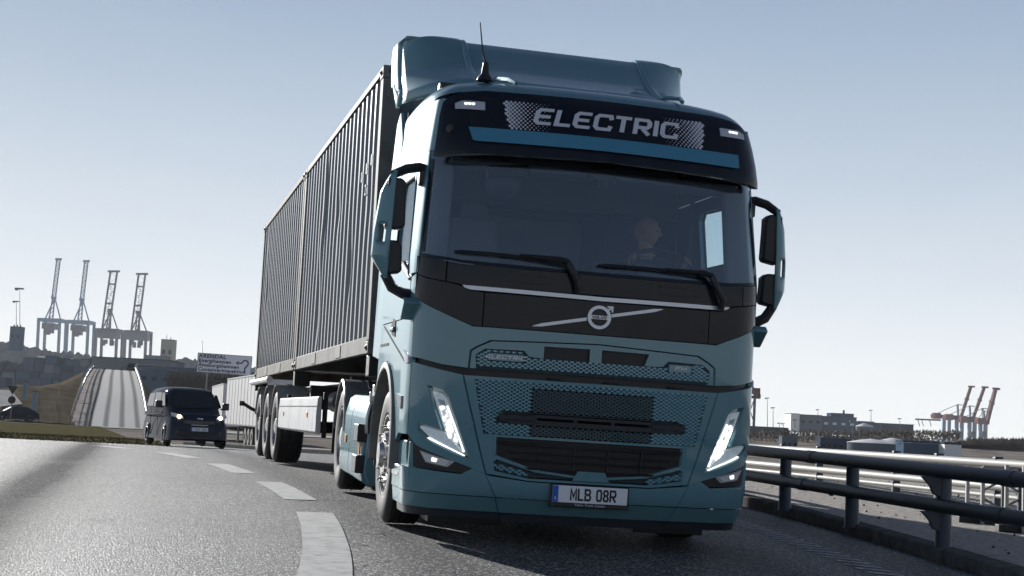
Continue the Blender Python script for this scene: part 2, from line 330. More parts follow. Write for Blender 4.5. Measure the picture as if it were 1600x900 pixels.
# lane line dashes
def strip(name, pts, wd, m, dz=.004, parent=None):
    vs = []; n = len(pts)
    for i, (x, y) in enumerate(pts):
        a = Vector(pts[max(i - 1, 0)]); b = Vector(pts[min(i + 1, n - 1)]); d = (b - a).normalized(); nx, ny = d.y, -d.x
        for s_ in (-.5, 0, .5):
            X, Y = x + nx * wd * s_, y + ny * wd * s_; vs.append((X, Y, gh(X, Y) + dz))
    me = D.meshes.new(name); me.from_pydata(vs, [], [(i * 3 + k, i * 3 + k + 1, i * 3 + 4 + k, i * 3 + 3 + k) for i in range(n - 1) for k in (0, 1)])
    o = link(name, me, parent, M(m)); o['kind'] = 'structure'; return o
LANE = [(-10, -.8), (0, -.8), (5, -.70), (6.6, -.80), (7.8, -.90), (9.2, -1.07), (11.65, -1.45), (13.1, -1.78), (15.4, -2.38), (17.2, -2.98), (18.7, -3.45), (21, -4.25), (25, -5.9), (32, -9.2), (45, -17)]
def lx(y): return (tab(LANE, y - .9) + 2 * tab(LANE, y) + tab(LANE, y + .9)) / 4
for a, b in ((6.6, 11.7), (13.05, 15.7), (17.5, 19.9), (21.7, 24.4), (27, 30), (33, 36)):
    strip('lane_marking', [(lx(y), y) for y in frange(a, b, 10)], .29, 'road paint')
# ribbed edge marking
eb = MB(); y = 4.0
while y < 22:
    x = kx(y) - 1.22; d = .22
    vs = []
    for (ax, ay) in ((-.14, -.03), (.14, .05), (.14, .13), (-.14, .05)):
        vs.append((x + ax, y + ay, gh(x + ax, y + ay) + .007))
    eb.add(vs, [(0, 1, 2, 3)]); y += d
o = eb.build('edge_marking', M('worn paint')); o['kind'] = 'structure'
# grass island and far road
def gi(x, y): return gh(x, y) - .03 + .13 * max(0, min(1, (y - 46) / 8))
def kxl(y): return -9 - (y - 42) * .30
sheet('grass_island', lambda y: [-60 + (kxl(y) + 60) * t for t in frange(0, 1, 30)], frange(46, 141, 60), 'dry grass', hf=gi)
gb = MB(); rnd = random.Random(3)
for i in range(9000):
    y = 47 + rnd.random() ** 1.5 * 20; x = rnd.uniform(-40, kxl(y)); h = rnd.uniform(.03, .10); a = rnd.random() * PI; c, s_ = math.cos(a) * .02, math.sin(a) * .02; z = gi(x, y)
    gb.add([(x - c, y - s_, z), (x + c, y + s_, z), (x + rnd.uniform(-.05, .05), y, z + h)], [(0, 1, 2)])
tag(gb.build('grass_blades', M('dry grass'), None, fixn=False), 'short dry grass on the island beyond the asphalt', 'grass', kind='stuff')
sheet('far_road', lambda y: [-120 + 116 * t for t in frange(0, 1, 20)], frange(141, 160, 8), 'pale concrete', dz=.03)
# ---------------------------------------------------------------- the cab surface
BODY = [(.2, .10), (.30, .035), (.36, .015), (.8, .01), (1.85, .01), (1.93, .025), (2.66, .16)]
HEAD = [(2.58, .07), (2.62, .05), (2.80, .09), (3.00, .19), (3.08, .26), (3.16, .38)]
WTAB = [(.2, 1.20), (.6, 1.235), (.95, 1.245), (1.9, 1.245), (2.6, 1.205), (3.0, 1.165), (3.15, 1.13)]
BUL, RC = .11, .30
def S(u, z, prof=BODY, off=0.0):
    sg = -1 if u < 0 else 1; u = abs(u)
    w_ = tab(WTAB, z) + off; y0 = tab(prof, z); xa = w_ - .79 * RC
    if u <= 1: return (sg * u * xa, y0 + BUL * (u * xa) ** 2 - off, z)
    th0 = math.atan(2 * BUL * xa); ya = y0 + BUL * xa * xa; cx = xa - RC * math.sin(th0); cy = ya + RC * math.cos(th0)
    if u <= 1.41:
        th = th0 + (PI / 2 - th0) * (u - 1) / .41
        return (sg * (cx + RC * math.sin(th)), cy - RC * math.cos(th) - off * math.cos(th), z)
    return (sg * (cx + RC), cy + (u - 1.41), z)
def panel(name, polys, mats, parent, o1=.0, o0=-.03, prof=BODY, mirror=False, sg=1, du=.07, dz=.12, ang=40, SF=None):
    """polygons in (u,z) on the cab surface -> one solid curved panel; mats = outer, inner"""
    SF = SF or S
    bm = bmesh.new()
    ps = list(polys)
    if mirror: ps = ps + [[(-u, z) for u, z in p] for p in polys]
    for p in ps:
        p = [(sg * u, z) for u, z in p]
        f = bm.faces.new([bm.verts.new((u, z, 0)) for u, z in p])
    us = [v.co.x for v in bm.verts]; zs = [v.co.y for v in bm.verts]
    def cut(ax, val):
        no = (1, 0, 0) if ax == 0 else (0, 1, 0); co = (val, 0, 0) if ax == 0 else (0, val, 0)
        bmesh.ops.bisect_plane(bm, geom=bm.verts[:] + bm.edges[:] + bm.faces[:], plane_co=co, plane_no=no, dist=1e-5)
    cuts = [k * .1 for k in range(-10, 11)] + [s_ * (1 + .41 * k / 8) for k in range(1, 9) for s_ in (1, -1)] + [s_ * (1.41 + k * .3) for k in range(1, 6) for s_ in (1, -1)]
    for c in cuts:
        if min(us) + 1e-3 < c < max(us) - 1e-3: cut(0, c)
    z = math.ceil(min(zs) / dz) * dz
    while z < max(zs) - 1e-3:
        if z > min(zs) + 1e-3: cut(1, z)
        z += dz
    bmesh.ops.remove_doubles(bm, verts=bm.verts, dist=1e-4)
    bm.normal_update()
    bm.verts.ensure_lookup_table(); n = len(bm.verts); bm.verts.index_update()
    co = [v.co.copy() for v in bm.verts]
    vs = [SF(c.x, c.y, prof, o1) for c in co] + [SF(c.x, c.y, prof, o0) for c in co]; fs = []; mi = []
    for f in bm.faces:
        idx = [v.index for v in f.verts]
        if f.normal.z < 0: idx.reverse()
        fs.append(tuple(idx)); mi.append(0); fs.append(tuple(n + i for i in reversed(idx))); mi.append(1)
        for l in f.loops:
            if len(l.edge.link_faces) == 1:
                a, b_ = l.vert.index, l.link_loop_next.vert.index
                fs.append((a, n + a, n + b_, b_)); mi.append(0)
    bm.free()
    me = D.meshes.new(name); me.from_pydata(vs, [], fs)
    for p, m in zip(me.polygons, mi): p.material_index = m
    bm = bmesh.new(); bm.from_mesh(me); bmesh.ops.recalc_face_normals(bm, faces=bm.faces); bmesh.ops.triangulate(bm, faces=[f for f in bm.faces if len(f.verts) > 4]); bm.to_mesh(me); bm.free()
    mats = mats if isinstance(mats, (list, tuple)) else (mats, mats)
    return link(name, me, parent, mats, ang=ang)
def mir(p): return [(-u, z) for u, z in reversed(p)]
# stroke lettering: polylines with a thickness, mitred
SEG = {
 'E': (1.0, [[(1, .93), (.22, .93), (.07, .78), (.07, .22), (.22, .07), (1, .07)], [(.14, .5), (.88, .5)]]),
 'L': (.85, [[(.07, 1), (.07, .07), (.9, .07)]]),
 'C': (1.0, [[(1, .70), (.93, .93), (.22, .93), (.07, .78), (.07, .22), (.22, .07), (.93, .07), (1, .30)]]),
 'T': (1.0, [[(0, .93), (1, .93)], [(.5, .86), (.5, 0)]]),
 'R': (1.0, [[(.07, 0), (.07, .93), (.8, .93), (.93, .8), (.93, .58), (.8, .45), (.15, .45)], [(.50, .38), (.95, 0)]]),
 'I': (.24, [[(.12, 0), (.12, 1)]]),
 'F': (.9, [[(.07, 0), (.07, .93), (.9, .93)], [(.14, .5), (.8, .5)]]),
 'M': (1.0, [[(.07, 0), (.07, .95), (.5, .3), (.93, .95), (.93, 0)]]),
 'B': (.85, [[(.07, .5), (.07, .93), (.7, .93), (.84, .8), (.84, .65), (.7, .52), (.14, .52)], [(.07, .46), (.07, .07), (.75, .07), (.9, .2), (.9, .35), (.78, .45)]]),
 '0': (.85, [[(.45, .93), (.2, .93), (.07, .75), (.07, .25), (.2, .07), (.65, .07), (.78, .25), (.78, .75), (.65, .93), (.45, .93)]]),
 '8': (.85, [[(.42, .93), (.2, .93), (.09, .8), (.09, .65), (.22, .52), (.62, .52), (.75, .65), (.75, .8), (.62, .93), (.42, .93)], [(.22, .45), (.07, .32), (.07, .18), (.2, .07), (.64, .07), (.78, .18), (.78, .32), (.64, .45)]]),
 'S': (.85, [[(.85, .78), (.7, .93), (.2, .93), (.07, .8), (.07, .62), (.2, .52), (.65, .48), (.78, .38), (.78, .2), (.65, .07), (.15, .07), (.03, .2)]]),
 'O': (1.0, [[(.5, .93), (.2, .93), (.07, .75), (.07, .25), (.2, .07), (.8, .07), (.93, .25), (.93, .75), (.8, .93), (.5, .93)]]),
 'V': (1.0, [[(0, 1), (.5, .05), (1, 1)]]),
}
def stroke_word(word, fn, h, asp, th, gap, shear=0, mb=None, mi=0, x0=None, depth=(0, .004), tx=1.0):
    """fn(a,b,h): flat coordinates in metres (centred) -> 3D"""
    mb = mb or MB(); widths = [(.55 if c == ' ' else SEG[c][0]) * asp * h for c in word]
    tot = sum(widths) + gap * (len(word) - 1); x = -tot / 2 if x0 is None else x0
    for c, wd in zip(word, widths):
        if c != ' ':
            fw = SEG[c][0]
            for pl in SEG[c][1]:
                P = [Vector((p[0] / fw * wd, p[1] * h)) for p in pl]
                Lf, Rt = [], []
                for i, p in enumerate(P):
                    d0 = (p - P[i - 1]).normalized() if i else None; d1 = (P[i + 1] - p).normalized() if i < len(P) - 1 else None
                    if d0 is None: d0 = d1
                    if d1 is None: d1 = d0
                    n0 = Vector((-d0.y, d0.x)); n1 = Vector((-d1.y, d1.x)); mdir = (n0 + n1)
                    mdir = mdir.normalized(); k = 1 / max(.45, mdir.dot(n1))
                    mdir = mdir * k * th / 2; mdir.x *= tx
                    Lf.append(p + mdir); Rt.append(p - mdir)
                for i in range(len(P) - 1):
                    q = [Rt[i], Rt[i + 1], Lf[i + 1], Lf[i]]
                    q = [(x + a.x + shear * (a.y - h / 2), a.y - h / 2) for a in q]
                    mb.prism(q, depth[0], depth[1], fn, mi)
        x += wd + gap
    return mb
def font_mesh(name, text, size, m, parent, matrix, extrude=.002, sx=1, align='CENTER', sp=1, shear=0, bold=0):
    c = D.curves.new(name, 'FONT'); c.body = text; c.size = size; c.extrude = extrude; c.align_x = align; c.space_character = sp; c.shear = shear; c.resolution_u = 3; c.offset = bold
    t = D.objects.new(name, c); COL.objects.link(t); dg = bpy.context.evaluated_depsgraph_get(); me = D.meshes.new_from_object(t.evaluated_get(dg)); D.objects.remove(t)
    me.transform(Matrix.Diagonal((sx, 1, 1, 1))); me.transform(matrix); me.name = name; me.materials.clear()
    return link(name, me, parent, m, smooth=False)
FACE = Matrix.Rotation(PI / 2, 4, 'X')          # text plane facing -Y

# ---------------------------------------------------------------- tractor
T_LOC = Vector((.5784, 9.9086, .0115)); T_ROT = RM(.20753846, .02175137, .0169415)
truck = empty('electric_truck', T_LOC, T_ROT, 'teal heavy cab-over truck with black front band, pulling the container trailer', 'truck')
TP, GB, BP, DG, INT = M('teal paint'), M('gloss black'), M('black plastic'), M('dark grey plastic'), M('interior')
TI = (TP, INT); GI = (GB, INT)
def F(name, polys, mats=TI, **kw): return panel(name, polys, mats, truck, **kw)
g = .005
# windshield and the black band under it
LB = [(0, 1.854), (.5, 1.858), (.95, 1.870), (1.15, 1.895), (1.29, 1.915)]
ws = [(-u, z) for u, z in reversed(LB)] + LB[1:] + [(1.29, 2.66), (-1.29, 2.66)]
F('windshield', [ws], (M('windshield glass'),) * 2, o1=-.004, o0=-.010)
bord = F('windshield_border', [[(-u, z) for u, z in reversed(LB)] + LB[1:] + [(1.29, 1.935), (1.15, 1.915), (.95, 1.892), (.5, 1.880), (0, 1.876), (-.5, 1.880), (-.95, 1.892), (-1.15, 1.915), (-1.29, 1.935)]], (GB, GB), o1=-.003, o0=-.012)
for s_ in (1, -1):
    F('pillar_trim', [[(s_ * u, z) for u, z in [(1.245, 1.94), (1.285, 1.94), (1.285, 2.6), (1.245, 2.6)]]], (GB, GB), o1=-.002, o0=-.012)
    F('cab_pillar', [[(s_ * u, z) for u, z in [(1.295, 1.80), (1.47, 1.80), (1.47, 1.86), (1.50, 2.66), (1.295, 2.66)]]], TI, o1=.004, o0=-.05)
up = [(0, 1.722), (.925, 1.722), (.99, 1.735), (1.045, 1.74)]
upt = [(1.045, 1.877), (.95, 1.866), (.5, 1.854), (0, 1.850)]
F('cowl_panel', [[(-u, z) for u, z in reversed(up[1:])] + up + upt + [(-u, z) for u, z in reversed(upt[:-1])]], GI)
for s_ in (1, -1):
    F('cowl_corner', [[(s_ * u, z) for u, z in [(1.053, 1.742), (1.18, 1.76), (1.32, 1.795), (1.32, 1.915), (1.15, 1.89), (1.053, 1.878)]]], GI, o1=.004)
    F('band_corner', [[(s_ * u, z) for u, z in [(.793, 1.455), (.852, 1.455), (1.255, 1.61), (1.32, 1.635), (1.32, 1.787), (1.18, 1.752), (1.0, 1.727), (.935, 1.712), (.88, 1.686), (.793, 1.680)]]], GI, o1=.002)
    F('cowl_vent', [[(s_ * u, z) for u, z in [(.40, 1.815), (.62, 1.818), (.62, 1.835), (.40, 1.832)]], [(s_ * u, z) for u, z in [(.40, 1.762), (.70, 1.765), (.70, 1.785), (.40, 1.782)]]], (BP, BP), o1=.006, o0=0)
F('emblem_panel', [[(-.785, 1.455), (0, 1.453), (.785, 1.455), (.785, 1.680), (0, 1.674), (-.785, 1.680)]], GI, o1=.002)
F('trim_bar', [[(-.93, 1.722), (-.915, 1.706), (-.875, 1.694), (0, 1.682), (.875, 1.694), (.915, 1.706), (.93, 1.722), (0, 1.709)]], (M('silver trim'),) * 2, o1=.012, o0=-.02)
# emblem: slanting bar, ring with arrow, name
em = Vector((-.014, 1.571))
def FS(a, b, h, prof=BODY, base=.004): return S(a, b, prof, base + h)
for x0, x1 in ((-.455, -.098), (.070, .430)):
    s0 = .207; n = 6; bar = MB()
    for k in range(n):
        a, b_ = x0 + (x1 - x0) * k / n, x0 + (x1 - x0) * (k + 1) / n
        f = lambda x: 1.571 + s0 * (x + .014)
        ta = .011 if not (k == 0 and x0 < -.4) else .002; tb = .011 if not (k == n - 1 and x1 > .4) else .002
        bar.prism([(a, f(a) - ta), (b_, f(b_) - tb), (b_, f(b_) + tb), (a, f(a) + ta)], 0, .008, FS)
    bar.build('slanting_bar', M('silver trim'), truck, smooth=False)
em_ = MB()
ring = [(em.x + .080 * math.cos(2 * PI * k / 40), em.y + .080 * math.sin(2 * PI * k / 40), em.x + .058 * math.cos(2 * PI * k / 40), em.y + .058 * math.sin(2 * PI * k / 40)) for k in range(40)]
for k in range(40):
    a, b_ = ring[k], ring[(k + 1) % 40]
    em_.prism([(a[0], a[1]), (b_[0], b_[1]), (b_[2], b_[3]), (a[2], a[3])], 0, .016, FS)
em_.prism([(em.x - .058, em.y - .013), (em.x + .058, em.y - .013), (em.x + .058, em.y + .013), (em.x - .058, em.y + .013)], .0, .013, FS)
em_.prism([(.040, 1.632), (.052, 1.620), (.067, 1.634), (.067, 1.612), (.078, 1.612), (.078, 1.652), (.038, 1.652), (.038, 1.641), (.060, 1.641)], 0, .015, FS)
emo = em_.build('ring_emblem', M('silver trim'), truck, smooth=False)
mb_ = stroke_word('VOLVO', lambda a, b, h: S(em.x + a, em.y + b, BODY, .004 + h), .017, .95, .0042, .004, depth=(.011, .0155))
mb_.build('emblem_lettering', M('letter black'), emo, smooth=False)
# teal front: corners, strip under the band, inner grille surround
UG = [(0, 1.392), (.57, 1.372), (.73, 1.366), (.822, 1.318), (.862, 1.29), (.868, 1.175)]
UGi = [(0, 1.384), (.57, 1.364), (.722, 1.358), (.812, 1.312), (.850, 1.284), (.856, 1.175)]
low = [(0, 1.158), (.8, 1.164), (1.035, 1.18), (1.2, 1.212), (1.29, 1.222)]
half = [(0, 1.392), (.57, 1.372), (.73, 1.366), (.822, 1.318), (.862, 1.29), (.868, 1.170), (1.035, 1.183), (1.2, 1.214), (1.31, 1.224), (1.31, 1.625), (1.255, 1.604), (.853, 1.449), (.785, 1.449), (0, 1.447)]
F('front_panel', [half], mirror=True, o0=-.025)
ins = [UGi, None]
# inner surround split round the two slots and the mesh field
msh = [(.812, 1.183), (.82, 1.262), (.765, 1.302), (.505, 1.306), (.468, 1.268), (0, 1.258)]
sur = MB()
A_ = [(0, 1.352), (.40, 1.348), (.40, 1.268), (.468, 1.272), (.505, 1.310), (.765, 1.306), (.824, 1.264), (.816, 1.170), (.856, 1.170), (.850, 1.284), (.812, 1.312), (.722, 1.358), (.57, 1.364), (0, 1.384)]
F('grille_surround', [A_, [(-u, z) for u, z in A_], [(-.058, 1.262), (.025, 1.262), (.025, 1.352), (-.058, 1.352)], [(.335, 1.266), (.40, 1.268), (.40, 1.348), (.365, 1.352)], [(-.40, 1.266), (-.372, 1.266), (-.372, 1.352), (-.40, 1.348)]], TI, o1=-.004, o0=-.02)
F('slot_back', [[(-.38, 1.255), (.38, 1.255), (.38, 1.36), (-.38, 1.36)]], (BP, BP), o1=-.03, o0=-.04)
def hexfield(name, inside, frame_in, prof, off, pw_, ph, mats, parent, uz, openf, skew=0):
    """grille of hexagonal cells: closed convex scales, or open frames where openf"""
    mb = MB(); (u0, u1), (z0, z1) = uz; j = 0; z = z0
    while z < z1:
        u = u0 + (pw_ / 2 if j % 2 else 0)
        while u < u1:
            if inside(u, z):
                hx = [(u + pw_ * .56 * a, z + ph * .5 * b) for a, b in ((-1, 0), (-.62, -.92), (.62, -.92), (1, 0), (.62, .92), (-.62, .92))]
                if openf(u, z):
                    o_ = [S(a, b, prof, off + .002) for a, b in hx]; i_ = [S(u + (a - u) * .80, z + (b - z) * .74, prof, off + .002) for a, b in hx]; d_ = [S(u + (a - u) * .80, z + (b - z) * .74, prof, off - .02) for a, b in hx]
                    mb.add(o_ + i_ + d_, [(k, (k + 1) % 6, 6 + (k + 1) % 6, 6 + k) for k in range(6)] + [(6 + k, 6 + (k + 1) % 6, 12 + (k + 1) % 6, 12 + k) for k in range(6)], 1)
                else:
                    o_ = [S(u + (a - u) * .86, z + (b - z) * .82, prof, off - .008) for a, b in hx]; i_ = [S(u + (a - u) * .62, z + (b - z) * .5 + ph * .08, prof, off + .007) for a, b in hx]
                    mb.add(o_ + i_, [(k, (k + 1) % 6, 6 + (k + 1) % 6, 6 + k) for k in range(6)] + [tuple(range(6, 12))], 0)
            u += pw_
        z += ph * .5; j += 1
    o = mb.build(name, mats, parent, smooth=False); o['kind'] = 'stuff'; return o
def inpoly(x, y, P):
    c = False
    for i in range(len(P)):
        (x1, y1), (x2, y2) = P[i - 1], P[i]
        if (y1 > y) != (y2 > y) and x < (x2 - x1) * (y - y1) / (y2 - y1) + x1: c = not c
    return c
mat('scale teal', (.12, .28, .345), .4, .1, .8)
mat('optic', (.62, .64, .67), .22, .3, .5, bump=(55, 1, .008), emit=(.9, .95, 1), es=.10); mat('mesh line', (.035, .08, .105), .35, .2, .5)
mat('mesh ground', (.008, .03, .042), .5); mat('void', (.003, .003, .004), .8, spec=.1)
UM = [(u, z) for u, z in [(.800, 1.19), (.805, 1.255), (.76, 1.292), (.51, 1.296), (.475, 1.258), (-.475, 1.258), (-.51, 1.296), (-.76, 1.292), (-.805, 1.255), (-.800, 1.19)]]
F('upper_mesh_back', [[(-.825, 1.168), (.825, 1.168), (.82, 1.27), (.765, 1.306), (.5, 1.308), (.46, 1.27), (-.46, 1.27), (-.5, 1.308), (-.765, 1.306), (-.82, 1.27)]], (M('mesh ground'),) * 2, o1=-.016, o0=-.022)
def noBadge(u, z): return not (-.745 < u < -.495 and 1.225 < z < 1.288) and not (.50 < u < .685 and 1.232 < z < 1.298)
hexfield('upper_grille_mesh', lambda u, z: inpoly(u, z, UM) and noBadge(u, z), None, BODY, -.006, .0415, .0245, (M('scale teal'), M('mesh line')), truck, ((-.82, .82), (1.193, 1.30)), lambda u, z: False)
for (a, b_, c, d, word, asp) in ((-.735, -.505, 1.233, 1.279, 'ELECTRIC', 1.25), (.51, .675, 1.240, 1.291, 'FM', 1.7)):
    bd = F('badge_plate', [[(a, c), (b_, c), (b_, d), (a, d)]], (M('teal paint'),) * 2, o1=.002, o0=-.012)
    cu, cz = (a + b_) / 2, (c + d) / 2
    stroke_word(word, lambda p, q, h: S(cu + p, cz + q, BODY, .002 + h), .024, asp, .0042, .0065, shear=.3).build('badge_lettering', M('silver trim'), bd, smooth=False)
# dark gap behind, then the lower front
F('gap_back', [[(-1.30, 1.05), (1.30, 1.05), (1.30, 1.26), (-1.30, 1.26)]], (BP, BP), o1=-.04, o0=-.05)
for x in (-.28, .12, .6):
    tow = MB(); p = S(x, 1.13, BODY, -.03); tow.box(p, (.09, .02, .02)); tow.tube([(p[0] - .06, p[1] - .006, 1.135), (p[0] + .05, p[1] - .006, 1.128)], .007); tow.build('latch', M('chassis'), truck)
CO = [(.897, 1.122), (.72, .475), (.81, .508), (1.19, .632), (1.285, .70), (1.285, 1.19), (1.16, 1.168), (.99, 1.137)]
HLP = [(1.122, 1.032), (1.017, 1.008), (.978, .968), (.829, .574), (.890, .590), (1.112, .680), (1.190, .742), (1.188, .782), (1.013, .745)]
# corner panel in two pieces that leave the L-shaped headlamp open
CA = [(.897, 1.122), (.719, .475), (.81, .508), (1.19, .632), (1.285, .70), (1.285, .86), (1.188, .786), (1.194, .742), (1.114, .676), (.892, .586), (.824, .568), (.973, .971), (1.015, 1.013), (1.126, 1.038), (1.017, .751), (1.188, .786), (1.285, .86), (1.285, 1.19), (1.16, 1.168), (.99, 1.137)]
CA1 = [(.897, 1.122), (.719, .475), (.81, .508), (.96, .556), (.96, .610), (.892, .586), (.824, .568), (.973, .971), (1.015, 1.013), (1.126, 1.038), (1.126, 1.161), (.99, 1.137)]
CA2 = [(.96, .556), (1.19, .632), (1.285, .70), (1.285, .80), (1.188, .786), (1.194, .742), (1.114, .676), (.96, .610)]
CA3 = [(1.126, 1.038), (1.017, .751), (1.188, .786), (1.285, .80), (1.285, 1.19), (1.16, 1.168), (1.126, 1.161)]
for s_ in (-1, 1):
    sm = lambda P: [(s_ * u, z) for u, z in P]
    F('front_corner', [sm(CA1), sm(CA2), sm(CA3)], o1=.004, o0=-.03)
    # headlamp
    hl = F('headlight', [sm(HLP)], (M('lens rim'), BP), o1=-.030, o0=-.05)
    def H(nm, P, m, o1, o0): return panel(nm, [sm(P)], (m, m), hl, o1=o1, o0=o0)
    H('lens_cover', [(1.115, 1.024), (1.02, 1.000), (.984, .966), (.838, .582), (.890, .598), (1.108, .688), (1.182, .746), (1.180, .776), (1.008, .738)], M('lamp glass'), .003, .0)
    H('lamp_reflector', [(1.100, 1.000), (1.03, .985), (1.0, .955), (.955, .84), (.975, .735), (1.0, .74)], M('optic'), -.012, -.026)
    H('running_light', [(.992, .905), (.984, .91), (.862, .612), (.870, .608)], M('lamp soft'), -.004, -.011)
    H('lamp_module', [(1.036, .90), (1.006, .906), (.985, .87), (.900, .665), (.915, .655), (.965, .700)], M('lamp on'), .0, -.0035)
    H('module_rim', [(1.052, .95), (1.010, .94), (1.0, .905), (1.035, .91)], M('lens grey'), -.006, -.011)
    H('lower_reflector', [(1.174, .766), (1.0, .732), (.965, .704), (.880, .606), (1.10, .694), (1.176, .750)], M('optic'), -.006, -.026)
    H('lower_light_bar', [(1.110, .688), (1.104, .682), (.86, .583), (.86, .590), (1.100, .692)], M('lamp soft'), .001, -.008)
    # fog lamp recess and lamp
    F('fog_recess', [sm([(1.33, .645), (1.285, .694), (1.19, .626), (.81, .500), (.873, .469), (1.18, .488), (1.33, .493)])], (BP, BP), o1=-.012, o0=-.03)
    fg = F('fog_lamp', [sm([(1.172, .602), (.925, .542), (.975, .503), (1.125, .524)])], (M('lens rim'), BP), o1=-.004, o0=-.02)
    panel('fog_lens', [sm([(1.160, .592), (.950, .540), (.985, .511), (1.118, .531)])], (M('lens grey'),) * 2, fg, o1=.001, o0=-.003)
    panel('fog_bulb', [sm([(1.07, .562), (1.035, .552), (1.045, .532), (1.075, .536)])], (M('lamp soft'),) * 2, fg, o1=.004, o0=.0015)
    # bumper, outer pieces
    F('bumper_corner', [sm([(.652, .326), (.712, .470), (.80, .506), (.876, .462), (1.18, .481), (1.34, .486), (1.75, .46), (1.85, .40), (1.88, .326)])], o1=.010, o0=-.03)
    F('bumper_lower_corner', [sm([(.620, .222), (.650, .320), (1.88, .320), (1.80, .222)])], (M('teal paint'), INT), o1=.004, o0=-.03)
    F('bumper_lip', [sm([(.60, .17), (.618, .218), (1.10, .218), (1.7, .218), (1.66, .165)])], (DG, DG), o1=-.012, o0=-.04)
    F('sensor_cap', [sm([(.80, .80), (.845, .86), (.905, .835), (.895, .755), (.83, .755)])], (TP, TP), o1=.007, o0=.0)
# centre piece with mesh, intake, step
CE = [(.887, 1.112), (.71, .478), (.67, .472), (.405, .446), (.12, .462), (.09, .528), (-.09, .528), (-.12, .462)]
frame_half = [(.887, 1.118), (.711, .478), (.66, .474), (.40, .444), (0, .444), (0, .492), (.405, .490), (.66, .560), (.665, .728), (.735, .728), (.822, 1.108), (.822, 1.118)]
fr1 = [(.822, 1.120), (.887, 1.120), (.711, .478), (.66, .474), (.68, .728), (.74, .728)]
fr2 = [(.66, .474), (.43, .446), (.0, .446), (.0, .480), (.125, .480), (.40, .484), (.665, .505)]
F('grille_frame', [fr1], o1=-.002, o0=-.035); F('grille_frame', [mir(fr1)], o1=-.002, o0=-.035)
F('grille_lower_frame', [[(.43, .446), (0, .446), (0, .462), (.43, .462)], [(.668, .474), (.43, .446), (.43, .462), (.668, .500)], [(.668, .560), (.645, .576), (.39, .506), (.11, .482), (0, .482), (0, .496), (.10, .496), (.385, .522), (.63, .596), (.668, .610)],
   ], mirror=True, o1=-.002, o0=-.03)
for s_ in (1, -1): F('intake_side', [[(s_ * u, z) for u, z in [(.655, .60), (.672, .60), (.69, .728), (.655, .728)]]], o1=-.004, o0=-.03)
F('front_step', [[(-.128, .466), (.128, .466), (.092, .530), (-.092, .530)]], o1=.016, o0=-.03)
F('mesh_top_rail', [[(-.822, 1.098), (.822, 1.098), (.828, 1.120), (-.828, 1.120)]], o1=-.004, o0=-.03)
F('mesh_bottom_rail', [[(-.742, .724), (.742, .724), (.745, .740), (-.745, .740)]], o1=.0, o0=-.03)
F('grille_back', [[(-.83, .47), (.83, .47), (.83, 1.11), (-.83, 1.11)]], (M('mesh ground'),) * 2, o1=-.028, o0=-.035)
F('radiator_opening', [[(-.44, .735), (.42, .735), (.415, 1.066), (-.45, 1.062)]], (M('void'),) * 2, o1=-.020, o0=-.026)
GM = [(-.812, 1.098), (.812, 1.098), (.735, .742), (-.735, .742)]
hexfield('grille_mesh', lambda u, z: inpoly(u, z, GM) and not (abs(u) < .66 - max(0, (z - .86)) * 1.2 and .815 < z < .895), None, BODY, -.008, .0415, .0245, (M('scale teal'), M('mesh line')), truck, ((-.82, .82), (.748, 1.10)), lambda u, z: -.44 < u < .415 and z < 1.06)
hexfield('lower_mesh', lambda u, z: inpoly(abs(u), z, [(.66, .548), (.66, .515), (.44, .466), (.41, .492)]), None, BODY, -.010, .0415, .0245, (M('scale teal'), M('mesh line')), truck, ((-.70, .70), (.46, .60)), lambda u, z: False)
F('grille_bar', [[(-.645, .888), (.645, .888), (.635, .868), (-.635, .868)], [(-.63, .850), (.63, .850), (.56, .820), (-.56, .820)], [(-.645, .888), (-.40, .888), (-.40, .835), (-.63, .835)], [(.645, .888), (.40, .888), (.40, .835), (.63, .835)]] , (DG, DG), o1=.012, o0=-.02)
for x in (-.40, -.13, .13, .40):
    F('bar_divider', [[(x - .012, .846), (x + .012, .846), (x + .012, .872), (x - .012, .872)]], (DG, DG), o1=.006, o0=-.015)
IN = [(-.655, .722), (.655, .722), (.64, .60), (.39, .530), (-.39, .530), (-.64, .60)]
F('intake_back', [[(-.68, .722), (.68, .722), (.665, .59), (.39, .488), (-.39, .488), (-.665, .59)]], (M('chassis'),) * 2, o1=-.022, o0=-.027)
for z0, hw, t in ((.700, .65, .022), (.640, .585, .012), (.590, .545, .012), (.535, .46, .014)):
    F('intake_slat', [[(-hw, z0), (hw, z0), (hw - .03, z0 - t), (-hw + .03, z0 - t)]], (GB, GB), o1=.002, o0=-.02)
for x in (-.36, -.12, .12, .36):
    F('intake_rib', [[(x - .006, .53), (x + .006, .53), (x + .006, .69), (x - .006, .69)]], (BP, BP), o1=-.010, o0=-.02)
F('bumper_centre', [[(-.645, .326), (.645, .326), (.708, .466), (.42, .438), (-.42, .438), (-.708, .466)]], o1=.006, o0=-.03)
F('bumper_lower_centre', [[(-.612, .222), (.612, .222), (.643, .320), (-.643, .320)]], (TP, INT), o1=.002, o0=-.03)
F('bumper_lip', [[(-.59, .16), (.59, .16), (.61, .218), (-.61, .218)]], (DG, DG), o1=-.012, o0=-.04)
